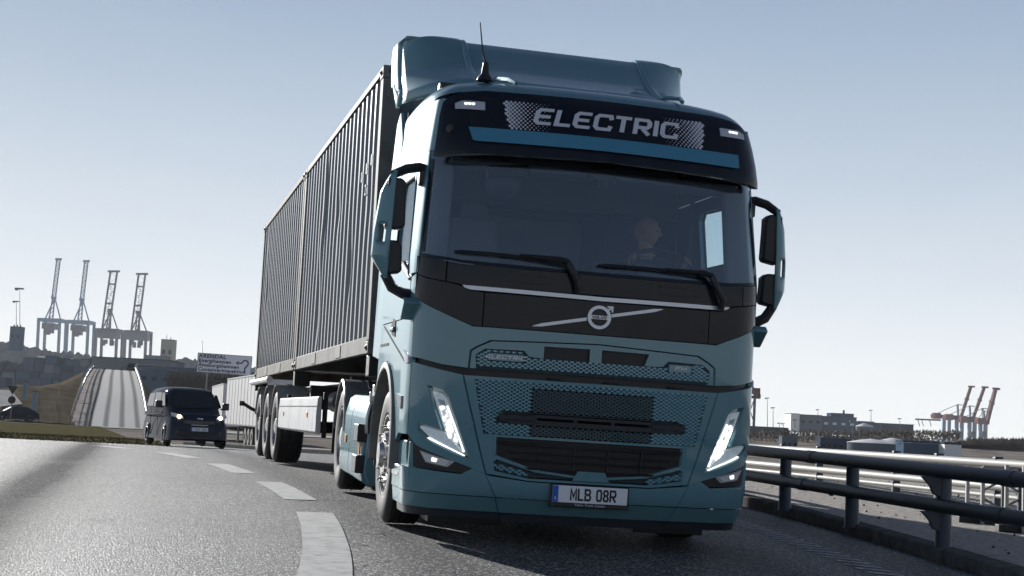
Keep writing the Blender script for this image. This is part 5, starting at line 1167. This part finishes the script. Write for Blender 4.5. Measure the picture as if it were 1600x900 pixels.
# ---------------------------------------------------------------- bank and ramp road
def tri_sheet(name, pts, fs, m, kind='structure', parent=None):
    me = D.meshes.new(name); me.from_pydata([tuple(p) for p in pts], [], fs); o = link(name, me, parent, M(m), smooth=False)
    if kind: o['kind'] = kind
    return o
# bank: brown slope rising behind the far road, built as a height ridge
bp = [(-10, 656, 150), (60, 658, 150), (118, 664, 148), (-10, 612, 172), (30, 603, 176), (60, 606, 176), (125, 590, 205), (-10, 612, 260), (30, 600, 260), (60, 604, 260), (135, 572, 300)]
B_ = [W(*p) for p in bp]
rw_ = [[(-14, 657, 150), (30, 657, 150), (60, 659, 150), (90, 661, 149), (116, 664, 148)], [(-14, 636, 160), (30, 632, 160), (60, 634, 160), (90, 634, 162), (122, 632, 170)], [(-14, 614, 172), (30, 603, 176), (60, 606, 178), (95, 601, 190), (128, 588, 210)], [(-14, 613, 200), (30, 601, 205), (60, 604, 210), (95, 598, 215), (133, 579, 245)]]
rr_ = [[W(*p) for p in r] for r in rw_]; er = random.Random(5); vs_ = []; NC, NR = 40, 18
for j in range(NR + 1):
    tj = j / NR * 3; a = min(2, int(tj)); fj = tj - a
    for i in range(NC + 1):
        ti = i / NC * 4; b = min(3, int(ti)); fi = ti - b; sm_ = lambda f: f * f * (3 - 2 * f)
        p = rr_[a][b].lerp(rr_[a][b + 1], sm_(fi)).lerp(rr_[a + 1][b].lerp(rr_[a + 1][b + 1], sm_(fi)), fj); vs_.append((p.x, p.y, p.z + er.uniform(-.07, .07)))
eo = MB().add(vs_, [(j * (NC + 1) + i, j * (NC + 1) + i + 1, (j + 1) * (NC + 1) + i + 1, (j + 1) * (NC + 1) + i) for j in range(NR) for i in range(NC)]).build('embankment', M('dry slope'), None, fixn=False, ang=180); eo['kind'] = 'structure'
tri_sheet('side_path', [W(-5, 610, 168), W(20, 612, 168), W(38, 633, 158), W(-5, 638, 156)], [(0, 1, 2, 3)], 'pale concrete').location = (0, -.6, .12)
RL = [(110, 667, 148), (117, 645, 160), (128, 613, 182), (139, 588, 215), (147, 577, 250)]
RR = [(232, 672, 148), (228, 645, 160), (222, 612, 182), (215, 590, 215), (211, 580, 250)]
RS = [(138, 669, 148), (143, 645, 160), (152, 613, 182), (158, 588, 215), (163, 577.6, 250)]
def inter(T, n=24):
    P = [W(*p) for p in T]; out = []
    for i in range(n + 1):
        t = i / n * (len(P) - 1); k = min(len(P) - 2, int(t)); f = t - k
        p0 = P[max(k - 1, 0)]; p1 = P[k]; p2 = P[k + 1]; p3 = P[min(k + 2, len(P) - 1)]
        out.append(.5 * ((2 * p1) + (p2 - p0) * f + (2 * p0 - 5 * p1 + 4 * p2 - p3) * f * f + (3 * p1 - p0 - 3 * p2 + p3) * f ** 3))
    return out
L_, R2, S2 = inter(RL), inter(RR), inter(RS)
for i in range(len(L_)): z = (L_[i].z + R2[i].z) / 2; L_[i].z = z + .12; S2[i].z = z + .12; R2[i].z = z
def ribbon(name, A, B, m, dz=0, n=8, kind='structure', parent=None, side=None):
    vs = []; 
    for a, b in zip(A, B): vs += [a + (b - a) * k / n + Vector((0, 0, dz)) for k in range(n + 1)]
    k_ = n + 1; return tri_sheet(name, vs, [(i * k_ + j, i * k_ + j + 1, (i + 1) * k_ + j + 1, (i + 1) * k_ + j) for i in range(len(A) - 1) for j in range(n)], m, kind, parent)
m = D.materials.new('ramp road'); m.use_nodes = True; n_ = m.node_tree; b_ = n_.nodes['Principled BSDF']; b_.inputs['Roughness'].default_value = .8; b_.inputs['Specular IOR Level'].default_value = 0
uvw = n_.nodes.new('ShaderNodeUVMap'); sp_ = n_.nodes.new('ShaderNodeSeparateXYZ'); n_.links.new(uvw.outputs[0], sp_.inputs[0])
wv = n_.nodes.new('ShaderNodeTexWave'); wv.inputs['Scale'].default_value = 1.15; wv.inputs['Distortion'].default_value = 1.6; wv.inputs['Detail'].default_value = 2; wv.inputs['Detail Scale'].default_value = .7
mp_ = n_.nodes.new('ShaderNodeMapping'); mp_.inputs['Scale'].default_value = (1, .35, 1); n_.links.new(uvw.outputs[0], mp_.inputs[0]); n_.links.new(mp_.outputs[0], wv.inputs[0])
cr_ = n_.nodes.new('ShaderNodeValToRGB'); cr_.color_ramp.elements[0].color = (.30, .28, .26, 1); cr_.color_ramp.elements[0].position = .0; cr_.color_ramp.elements[1].color = (.68, .66, .61, 1); cr_.color_ramp.elements[1].position = .45
n_.links.new(wv.outputs['Fac'], cr_.inputs[0]); n_.links.new(cr_.outputs[0], b_.inputs['Base Color']); MATS['ramp road'] = m
ro = ribbon('ramp_road', S2, R2, 'ramp road', n=8); uv = ro.data.uv_layers.new(name='uv')
for p in ro.data.polygons:
    for li in p.loop_indices:
        v = ro.data.loops[li].vertex_index; uv.data[li].uv = ((v % 9) / 8, (v // 9) / 24)
ribbon('ramp_footpath', L_, S2, 'beige concrete', .02, 3)
jn = MB()
for i in range(2, 24, 3):
    jn.beam(L_[i] + Vector((0, 0, .03)), S2[i] + Vector((0, 0, .03)), .12, .03)
o = jn.build('footpath_joints', M('fender grey')); o['kind'] = 'structure'
kk = MB(); kk.tube([p + Vector((0, 0, .03)) for p in S2], .10, 6); o = kk.build('ramp_kerb', M('kerb concrete')); o['kind'] = 'structure'
low_ = [Vector((p.x - 1.0, p.y, -1.5)) for p in L_]; ribbon('ramp_side', low_, L_, 'dry slope', n=2)
low_ = [Vector((p.x + 6, p.y + 8, -1.5)) for p in R2]; ribbon('ramp_side', R2, low_, 'dry slope', n=2)
for P0, lab, sx in ((L_, 'pale guard rail climbing the left edge of the ramp road', -1), (R2, 'curved guard rail along the right edge of the ramp road', 1)):
    gr = empty('guard_rail', P0[0], None, lab, 'guard rail', 'guard rails of the ramp road')
    rel = [p - P0[0] for p in P0]
    ext = rel + [rel[-1] + Vector((-.2 + (1.2 if sx > 0 else 1.6), 10, .5)), rel[-1] + Vector((3.5, 24, -.4))]
    for h, r_ in ((1.0, .10), (.55, .05)):
        MB().tube([p + Vector((0, 0, h)) for p in ext], r_, 6).build('rail_tube', M('rail dull' if h > .9 else 'rail dark'), gr)
    for i in range(0, len(ext), 3): MB().beam(ext[i] + Vector((0, 0, -.1)), ext[i] + Vector((0, 0, 1.0)), .08).build('post', M('rail dark'), gr)
small_car(205, 579, 262, math.radians(10), 'dark car coming over the top of the ramp road', lamps=False)
# ---------------------------------------------------------------- far harbour, left
mat('crane blue', (.13, .22, .31), .6); mat('crane dark', (.07, .065, .08), .6); mat('crane red', (.09, .022, .024), .8, spec=.1); mat('crane grey', (.22, .26, .30), .6); mat('crane salmon', (.20, .08, .065), .8, spec=.1)
mat('far wall', (.15, .17, .19), .9, spec=0, noise=(.05, (.10, .115, .135), .4, .7)); mat('far beige', (.33, .29, .22), .8); mat('far white', (.7, .7, .7), .7); mat('far dark', (.03, .04, .052), .9, spec=0, noise=(.06, (.065, .078, .095), .4, .7)); mat('far blue', (.06, .095, .14), .9, spec=0, noise=(.04, (.10, .14, .18), .4, .7)); mat('far steel', (.06, .08, .11), .9, spec=0)
def leftcrane(xl, xr, ytop, ybase, apx, apy, tipx, tipy, m, label, wide=False, d=1500):
    base = W((xl + xr) / 2, ybase, d); r = empty('port_crane', base, None, label, 'crane', 'harbour cranes with raised booms on the left')
    X = lambda px, py, dy=0: W(px, py, d) - base + Vector((0, dy, 0)); mm = M(m)
    lean = (ybase - ytop) * .047
    for px in (xl, xr):
        for dy in (0, 22): MB().beam(X(px - lean, ybase, dy), X(px, ytop, dy), 2.4 if not wide else 2.4, 2.6).build('leg', mm, r)
    for dy in (0, 22): MB().beam(X(xl + .6, ytop + 1, dy), X(xr - .6, ytop + 2.2, dy), 3.2, 2, up=(0, 1, 0)).build('portal_beam', mm, r)
    MB().beam(X(xl, ytop + 1, 0), X(xl, ytop + 1, 22), 3).build('side_beam', mm, r); MB().beam(X(xr, ytop + 2, 0), X(xr, ytop + 2, 22), 3).build('side_beam', mm, r)
    hb = MB(); rnd = random.Random(int(xl))
    if wide:
        hb.box(X((xl + xr) / 2, ytop + 7, 8), (20, 18, 9)); 
        for k in range(6): hb.box(X(xl + 6 + rnd.random() * (xr - xl - 12), ytop + 17 + rnd.random() * 5, 6), (3, 4, 4 + rnd.random() * 3))
    else:
        hb.box(X(xl + (xr - xl) * .42, ytop + 11, 8), (12, 16, 6)); hb.box(X(xl + (xr - xl) * .40, ytop + 18, 6), (8, 10, 5)); hb.box(X(xl + (xr - xl) * .34, ytop + 22, 6), (4, 5, 3))
    hb.build('machinery_house', M('crane dark'), r)
    af = MB()
    for px in (xl + 8, xr - 1): af.beam(X(px, ytop, 4), X(apx, apy, 4), 1.1)
    for px in (xl + 16, xl + 22): af.beam(X(px, ytop, 0), X(apx + (px - xl - 19) * .5, apy, 0), 1.2)
    for k in range(5):
        t0, t1 = k / 5, (k + 1) / 5; a = X(xl + 16, ytop, 0).lerp(X(apx - 1.5, apy, 0), t0); b = X(xl + 22, ytop, 0).lerp(X(apx + 1.5, apy, 0), t1); af.beam(a, b, .6)
    af.beam(X(apx - 4, apy), X(apx + 4, apy + .4), 2.5, 2, up=(0, 1, 0)); af.build('a_frame', mm, r)
    bm = MB(); hw = 5.5 if wide else 2.8
    y0 = apy if not wide else ytop
    x0 = apx if not wide else (xl + xr) / 2 - 2
    n = 16 if not wide else 9
    fl = lambda t, s_: X(x0 + (tipx - x0) * t + s_ * hw * (1 if not wide else .95), y0 + (tipy - y0) * t)
    for s_ in (-1, 1): bm.beam(fl(0, s_), fl(1, s_), 1.7 if wide else 1.0)
    for k in range(n + 1):
        t = k / n
        if wide and k not in (0, 4, 7, 9): continue
        bm.beam(fl(t, -1), fl(t, 1), .7 if not wide else 1.6)
    for k in range(n):
        bm.beam(fl(k / n, -1 if k % 2 else 1) * 1, fl((k + 1) / n, 1 if k % 2 else -1), .45 if not wide else .25)
    if wide:
        for k in range(20): a = fl(k / 26, 0); bm.box(a + Vector((rnd.uniform(-1, 1), 0, 0)), (1.6, 1, .8))
    bm.beam(fl(1, -1.8), fl(1, 1.8), 2, 1.6, up=(0, 1, 0)); bm.build('boom', mm, r); return r
leftcrane(60.5, 93.5, 498, 556, 84, 465, 91.5, 405, 'crane blue', 'blue harbour crane, leftmost of the four with raised booms')
leftcrane(105.5, 138, 501, 560, 128, 468, 135, 408, 'crane blue', 'blue harbour crane, second from the left, beside the dark ones')
leftcrane(150.5, 183, 514, 563, 172, 484, 178, 424, 'crane dark', 'dark brown harbour crane with a wide boom frame, nearer the blue pair', True)
leftcrane(196, 228.5, 517, 566, 216, 487, 222, 428, 'crane dark', 'dark brown harbour crane, rightmost of the four raised booms', True)
def block(name, x0, y0, x1, y1, d, dep, m, label, cat='building', group=None, parent=None, win=0, wm='far dark'):
    a, b = W(x0, y0, d), W(x1, y1, d); zb = min(b.z, W(x0, y1, d).z) - 2; w_ = b.x - a.x
    o = empty(name, ((a.x + b.x) / 2, d, zb), None, label, cat, group); h = (a.z + W(x1, y0, d).z) / 2 - zb
    box_obj('wall', (0, dep / 2, h / 2), (w_, dep, h), M(m), o, bevel=0)
    box_obj('roof_edge', (0, dep / 2, h + .15), (w_ + min(.4, w_ * .02), dep + min(.4, w_ * .02), min(.3, h * .06)), M('far steel'), o, bevel=0)
    for k in range(win):
        fr_ = box_obj('window', (-w_ / 2 + (k + .5) * w_ / win, -.05, h * .62), (w_ / win * .45, .12, h * .14), M(wm), o, bevel=0)
    return o
# wooded ridge and yard behind the bank
def ridge(name, pts, d, dep, m, rough=0, seed=1, label=None):
    rnd = random.Random(seed); top = []; P = [W(px, py, d) for px, py in pts]; n = 160; vs = []
    for i in range(n + 1):
        t = i / n * (len(P) - 1); k = min(len(P) - 2, int(t)); p = P[k].lerp(P[k + 1], t - k); z = p.z + (rnd.random() - .5) * rough
        vs += [(p.x, d - dep * .6, -2), (p.x, d - dep * .3, (z - 2) * .7 - 2 + (rnd.random() - .5) * rough), (p.x, d, z), (p.x, d + dep, -2)]
    me = D.meshes.new(name); me.from_pydata(vs, [], [(i * 4 + j, i * 4 + j + 1, i * 4 + j + 5, i * 4 + j + 4) for i in range(n) for j in range(3)]); o = link(name, me, None, M(m), smooth=False); o['kind'] = 'structure'; return o
ridge('hill', [(-40, 530), (10, 534), (22, 539), (60, 545), (110, 550), (140, 556), (160, 570), (200, 570), (240, 562), (300, 560), (330, 572), (420, 575)], 1150, 120, 'far dark', 3, 2)
ridge('yard_bank', [(-40, 566), (10, 565), (60, 572), (110, 576), (150, 590), (170, 600), (240, 600), (280, 585), (340, 590), (420, 600)], 560, 60, 'far dark', 1.2, 4)
rnd = random.Random(11)
sk = [('far blue', .5), ('far wall', .2), ('far dark', .2), ('far steel', .1)]
cnt = {}; ORD = 'first second third fourth fifth sixth seventh eighth ninth tenth eleventh twelfth thirteenth fourteenth fifteenth sixteenth seventeenth eighteenth nineteenth twentieth twenty-first twenty-second'.split()
for row, (yb, d) in enumerate(((600, 480), (590, 500), (578, 520), (566, 540))):
    x = -6 + row * 9
    while x < 150 - row * 2:
        wd_px = rnd.uniform(9, 22)
        if rnd.random() < .8:
            mt = rnd.choice(['far blue', 'far blue', 'far wall', 'far steel', 'far dark']); h = rnd.uniform(7, 11); tone = {'far blue': 'blue', 'far wall': 'grey', 'far steel': 'slate', 'far dark': 'black'}[mt]
            yy = yb + x * .035
            cnt[(tone, row)] = cnt.get((tone, row), 0) + 1; o = block('container_stack', x, yy - h, x + wd_px, yy + 4, d, 6, mt, '%s %s container stack from the left in the %s row of the far yard' % (ORD[cnt[(tone, row)] - 1], tone, ('front', 'second', 'third', 'back')[row]), 'containers', 'container stacks in the far yard')
        x += wd_px + rnd.uniform(0, 4)
block('warehouse', 144, 561, 262, 600, 420, 20, 'far wall', 'long low grey-blue warehouse behind the top of the ramp', win=9)
block('warehouse', 58, 556.5, 96, 562, 700, 20, 'far white', 'flat white roof among the yard stacks under the leftmost crane')
block('shed', 225, 556, 252, 575, 800, 20, 'far wall', 'grey shed left of the beige tower', win=3)
block('shed', 200, 575, 300, 604, 330, 10, 'far blue', 'bluish shed right of the ramp road above the van', win=6)
block('shed', 262, 584, 300, 604, 300, 8, 'far wall', 'small grey shed above the van roof', win=2)
o = block('tower_block', 252, 531, 268.5, 575, 820, 8, 'far beige', 'tall beige concrete tower with rooftop gear, left of the road sign', 'tower', win=2)
box_obj('roof_plant', (0, 2, 17.3), (3.4, 3, 1.6), M('far beige'), o); MB().tube([(-1, 2, 16), (-1, 2, 21)], .15, 6).build('roof_mast', M('far wall'), o); MB().tube([(1.3, 2, 16), (1.3, 2, 19.5)], .25, 6).build('roof_mast', M('far wall'), o)
# light masts and the blue tower at the far left
def mast(px, ytop, ybase, d, label, head=1.6, m='far wall', group='light masts'):
    a, b = W(px, ybase, d), W(px, ytop, d); o = empty('light_mast', a, None, label, 'light mast', group); h = b.z - a.z; lx_ = b.x - a.x
    th_ = d / 2289 * .8
    MB().tube([(0, 0, 0), (lx_, 0, h)], [th_ * .7, th_ * .4], 6).build('pole', M(m), o)
    q = MB(); q.box((lx_ - head * .1, 0, h), (head * 2, head, head * .35)); q.box((lx_ - head * .8, 0, h - head * .3), (head * .7, head * .6, head * .35)); q.build('lamp_head', M('crane dark'), o); return o
mast(31, 451, 515, 700, 'tallest pole with a twin lamp head at the left edge', 1.9); mast(25.5, 471, 512, 760, 'shorter lamp pole just left of the tallest one', 1.5)
o = block('control_tower', 16, 511, 31.5, 541, 700, 5, 'far blue', 'narrow dark blue tower with pipes below the lamp poles', 'tower', win=2)
for x in (-1.5, 0, 1.4): MB().tube([(x, 2, 9), (x, 2, 12.5)], .35, 6).build('roof_pipe', M('far steel'), o)
mast(316.5, 533, 556, 900, 'thin pale antenna mast above the road sign', .5, 'far white')
# bare trees
mat('scrub twig', (.19, .165, .135), 1, spec=0); mat('bark', (.05, .042, .036), .9); mat('twig', (.10, .085, .07), 1)
def bare_tree(px, ybase, ytop, d, label, seed, group='bare trees', spread=.5):
    a = W(px, ybase, d); H_ = W(px, ytop, d).z - a.z; o = empty('bare_tree', a, None, label, 'tree', group); rnd = random.Random(seed); tr = MB(); tw = MB()
    def br(p, dr, ln, r_, lv):
        q = p + dr * ln; (tr if lv < 2 else tw).tube([p, p.lerp(q, .5) + Vector((rnd.uniform(-1, 1), rnd.uniform(-1, 1), 0)) * ln * .05, q], [r_, r_ * .8, r_ * .6], 5 if lv < 2 else 3, caps=False)
        if lv < 5:
            for k in range(3 if lv < 4 else 4):
                nd = (dr + Vector((rnd.uniform(-1, 1), rnd.uniform(-1, 1), rnd.uniform(-.2, .7))) * (spread + .15 * lv)).normalized(); br(p.lerp(q, rnd.uniform(.5, 1)), nd, ln * rnd.uniform(.6, .8), r_ * .55, lv + 1)
    br(Vector((0, 0, 0)), Vector((0, 0, 1)), H_ * .30, H_ * .022, 0)
    tr.build('trunk', M('bark'), o, fixn=False); tw.build('twigs', M('twig'), o, fixn=False); return o
bare_tree(285, 606, 563, 230, 'bare tree standing between the tower and the road sign', 5, spread=.7)
for i, (px, yb, yt) in enumerate(((276, 590, 570), (298, 592, 572), (262, 592, 574))): bare_tree(px, yb, yt, 300, ('small bare tree left of the leaning one by the sign', 'small bare tree touching the sign edge', 'small bare tree under the beige tower')[i], 20 + i, spread=.8)
# scrub that nobody could count: thousands of thin twigs over the far slopes
def scrub(name, label, boxes, seed, n, hgt, m='scrub'):
    rnd = random.Random(seed); b = MB()
    for i in range(n):
        x0, y0, x1, y1, d0, d1 = boxes[i % len(boxes)]; t = rnd.random(); d = d0 + (d1 - d0) * t; p = W(rnd.uniform(x0, x1), y0 + (y1 - y0) * (1 - t), d); s_ = hgt * rnd.uniform(.4, 1.2); c_ = rnd.uniform(-.6, .6) * s_
        b.add([(p.x - s_ * .25, d, p.z), (p.x + s_ * .25, d + rnd.uniform(-.3, .3), p.z), (p.x + c_, d + rnd.uniform(-.5, .5), p.z + s_)], [(0, 1, 2)])
    o = b.build(name, M(m), None, fixn=False, smooth=False); return tag(o, label, 'scrub', kind='stuff')
scrub('scrub', 'brown scrub on the slope behind the road sign', [(262, 590, 400, 640, 330, 240)], 3, 5000, 1.1, 'twig')
# ---------------------------------------------------------------- far harbour, right
def rb(T): return T
block('harbour_hall', 1249, 649, 1284, 668, 640, 14, 'far wall', 'grey-blue harbour hall, its left half with small windows', win=3)
o = block('harbour_hall', 1284, 652, 1338, 671, 642, 14, 'far blue', 'grey-blue harbour hall with a raised dark box on its roof', win=4, wm='far white')
box_obj('roof_box', (2, 7, 8.2), (10, 9, 2.6), M('far steel'), o); box_obj('chimney', (3.5, 7, 10.2), (.8, .8, 1.6), M('crane dark'), o)
block('white_hall', 1236, 647, 1249, 667, 636, 14, 'far white', 'bright white gable end at the left of the harbour hall')
block('harbour_hall', 1339, 661, 1378, 680, 660, 14, 'far steel', 'low slate hall right of the roof box hall', win=5, wm='far wall')
block('harbour_hall', 1378, 663, 1427, 686, 700, 14, 'far dark', 'dark hall with a stepped roof right of the slate hall', win=6, wm='far wall')
block('harbour_hall', 1340, 659, 1366, 664, 760, 14, 'far wall', 'grey roof showing behind the slate hall')
block('quay_wall', 1412, 693, 1476, 712, 150, 3, 'far blue', 'long blue quay wall above the pale railing', 'wall')
block('quay_wall', 1476, 695, 1502, 716, 148, 3, 'far white', 'pale concrete wall piece left of the dark scrub', 'wall')
block('yard_wall', 1166, 668, 1232, 676, 500, 6, 'far dark', 'dark low wall behind the red crane leg', 'wall')
block('parked_wagon', 1282, 684, 1330, 690, 175, 2, 'far steel', 'row of grey-blue wagons on the brown bank below the hall', 'wagon', win=5)
block('parked_wagon', 1222, 681, 1246, 689, 172, 2, 'far wall', 'short grey wagon left on the brown bank', 'wagon', win=3)
def dome(px, py, r_, h, d, label, m='far white'):
    p = W(px, py, d); o = empty('storage_dome', p, None, label, 'storage tank', 'pale domed tanks')
    MB().lathe([(h * .42, r_ * 1.02), (h * .46, r_ * 1.03), (h * .62, r_ * .8), (h * .84, r_ * .4), (h, .05)], 28, (0, 0, 0), 'z').build('dome_roof', M('far white'), o); MB().lathe([(-3, r_), (h * .43, r_)], 28, (0, 0, 0), 'z').build('tank_wall', M(m), o); MB().lathe([(h, .05 * r_), (h + .04 * r_, .05 * r_), (h + .05 * r_, .01)], 10, (0, 0, 0), 'z').build('dome_vent', M('far steel'), o)
dome(1351, 671, 3.6, 2.6, 600, 'small pale domed tank in front of the slate hall', 'far wall'); dome(1362, 698, 2.7, .9, 165, 'wide pale domed tank above the railing posts', 'far wall'); dome(1396, 699, 2.2, 1.1, 168, 'second pale domed tank right of the widest one', 'far wall')
for i, (px, yt, yb, d, lab) in enumerate(((1199, 622, 668, 560, 'tall thin light mast right of the red crane'), (1208, 637, 668, 600, 'light mast with a dark head right of the tall thin one'), (1278, 640, 668, 700, 'light mast rising behind the grey-blue hall'), (1361, 641, 668, 720, 'light mast between the halls'), (1406, 654, 690, 640, 'light mast in front of the dark hall'), (1242, 656, 668, 560, 'short light mast before the white gable'), (1218, 661, 675, 600, 'short lamp post left of the halls'), (1224, 662, 675, 600, 'short lamp post nearest the white gable'), (1332, 658, 683, 500, 'lamp post before the right end of the roof box hall'))): mast(px, yt, yb, d, lab, .8, group='light masts of the right harbour')
for i in range(22):
    px = 1170 + i * 11.3 + random.uniform(-3, 3); yb_ = 690 + (px - 1170) * .047; mast(px, yb_ - random.uniform(8, 15), yb_, 300, '%s thin pole from the left in the row on the brown bank' % ORD[i], .22, group='poles on the brown bank')
# ship-to-shore cranes seen end on / side on
def rcrane(bx, by, tipx, tipy, baseL, d, label, hx0, hx1, hy, salmon):
    base = W(bx, 697, d); r = empty('quay_crane', base, None, label, 'crane', 'red quay cranes on the right'); X = lambda px, py, dy=0: W(px, py, d) - base + Vector((0, dy, 0))
    b = MB(); b.beam(X(bx, by), X(tipx, tipy), 2.6, 2.2); b.box(X(tipx + 1, tipy), (5.5, 2, 1.4)); b.beam(X(bx, by).lerp(X(tipx, tipy), .55), X(bx, by).lerp(X(tipx, tipy), .60), 3.4, 3.2); b.build('boom', M('crane red'), r)
    b = MB(); b.beam(X(hx0, hy), X(hx1, hy + 2.5), 3, 4.0, up=(0, 1, 0)); b.build('girder', M('crane red'), r)
    box_obj('machinery_house', X(hx0 + 7, hy - .2, -2), (6.5, 5, 5), M(salmon), r, bevel=0)
    b = MB()
    for px in (baseL, baseL + 8): b.beam(X(px, 697), X(px + 1, hy + 3), 2.4, 2.8)
    b.beam(X(baseL, 690), X(baseL + 8, 672), .9); b.beam(X(baseL, 694.5), X(baseL + 8, 694.8), 2, up=(0, 1, 0)); b.build('legs', M('crane blue'), r)
    b = MB(); b.beam(X(bx - 5, by), X(bx - 6, by - 18), 1.6); b.beam(X(bx - 6, by - 18), X(hx0 + 2, hy - 1), .5); b.beam(X(bx - 6, by - 18), X(bx + 2, by - 17), .7); b.build('mast_frame', M('crane grey'), r)
    b = MB(); b.box(X(baseL + 5, 678, -3), (2.5, 3, 4)); b.box(X(baseL + 4.5, 683, -3), (3.5, 3, 1)); b.build('spreader', M('crane dark'), r)
rcrane(1502, 650, 1517, 604, 1474, 1250, 'red quay crane with raised boom, left one of the group at right', 1455, 1508, 650, 'crane salmon')
rcrane(1521, 652, 1538, 605, 1494, 1230, 'red quay crane in the middle of the right group', 1474, 1526, 652, 'crane salmon')
rcrane(1541, 656, 1555, 607, 1514, 1210, 'red quay crane with raised boom, rightmost of the group', 1498, 1544, 656, 'crane salmon')
rcrane(1543, 660, 1556, 608, 1531, 1190, 'low red crane body nearest the scrub at right', 1524, 1545, 658, 'crane salmon')
p0 = W(1430, 655, 1240); r = empty('conveyor_arm', p0, None, 'thin dark boom reaching left from the red quay cranes', 'crane boom'); MB().beam((0, 0, 0), W(1470, 656.5, 1240) - p0, 1.4).build('boom', M('crane dark'), r)
for px in (1434, 1440, 1452): MB().beam(W(px, 655.5, 1240) - p0, W(px + 3, 666, 1240) - p0, .6).build('hanging_cable', M('crane grey'), r)
base = W(1178, 672, 620); r = empty('gantry_crane', base, None, 'dark red gantry crane head showing just right of the cab', 'crane'); X = lambda px, py, dy=0: W(px, py, 620) - base + Vector((0, dy, 0))
box_obj('machinery_house', X(1175, 611, 0), (6.2, 5, 2.6), M('crane red'), r, bevel=0); b = MB(); b.beam(X(1160, 619.5), X(1188, 621), 1.2, 1.0, up=(0, 1, 0)); b.box(X(1184, 619, 0), (2.2, 2, 1.6)); b.build('girder', M('crane red'), r)
b = MB(); b.beam(X(1177.5, 672), X(1179.5, 616), 1.0); b.beam(X(1171, 672), X(1172, 616), .6); b.beam(X(1171.5, 640), X(1178, 660), .35); b.beam(X(1178, 625), X(1171, 645), .35); b.build('legs', M('far steel'), r)
b = MB(); b.beam(X(1169, 600), X(1182, 622), .22); b.beam(X(1172, 596), X(1188, 622), .22); b.build('stay_cables', M('crane red'), r)
# right hand banks
ridge('hill', [(1420, 683), (1440, 685), (1470, 690), (1500, 694), (1560, 700), (1640, 705)], 1600, 120, 'far blue', 1.0, 9)
ridge('hill', [(1480, 712), (1500, 697), (1520, 691), (1545, 690), (1570, 693), (1600, 695), (1660, 697)], 260, 20, 'scrub', .5, 12)
scrub('scrub', 'dark tangled scrub on the mound at the right edge', [(1490, 696, 1520, 712, 262, 240), (1512, 690, 1610, 712, 262, 240), (1500, 693, 1600, 709, 258, 236)], 8, 7000, .8, 'scrub twig')
scrub('scrub', 'sparse brown scrub over the long bank behind the railings', [(1150, 674, 1500, 706, 330, 190)], 9, 7000, .34, 'scrub twig')
scrub('scrub', 'darker low scrub among the pale stalks on the long bank', [(1150, 678, 1500, 708, 300, 150)], 17, 5000, .28, 'twig')
for i, (px, yt, d) in enumerate(((1552, 682, 240), (1562, 680, 250), (1574, 683, 240), (1586, 684, 245), (1597, 682, 240), (1543, 686, 245))): bare_tree(px, 698, yt, d, ORD[i] + ' bare tree counted from the left of the clump on the right mound', 40 + i, 'bare trees on the right mound', .9)

# ---------------------------------------------------------------- haze: one closed box of even, thin air round everything
hz = MB().box((0, 800, 70), (5200, 1960, 150)).build('haze', [], None, smooth=False); hz['kind'] = 'stuff'; hz['label'] = 'thin pale haze over the harbour'
m = D.materials.new('haze'); m.use_nodes = True; n_ = m.node_tree; n_.nodes.clear(); o_ = n_.nodes.new('ShaderNodeOutputMaterial'); v_ = n_.nodes.new('ShaderNodeVolumePrincipled')
v_.inputs['Density'].default_value = .00012; v_.inputs['Color'].default_value = (.86, .92, 1, 1); v_.inputs['Anisotropy'].default_value = .1; n_.links.new(v_.outputs[0], o_.inputs['Volume']); hz.data.materials.append(m)
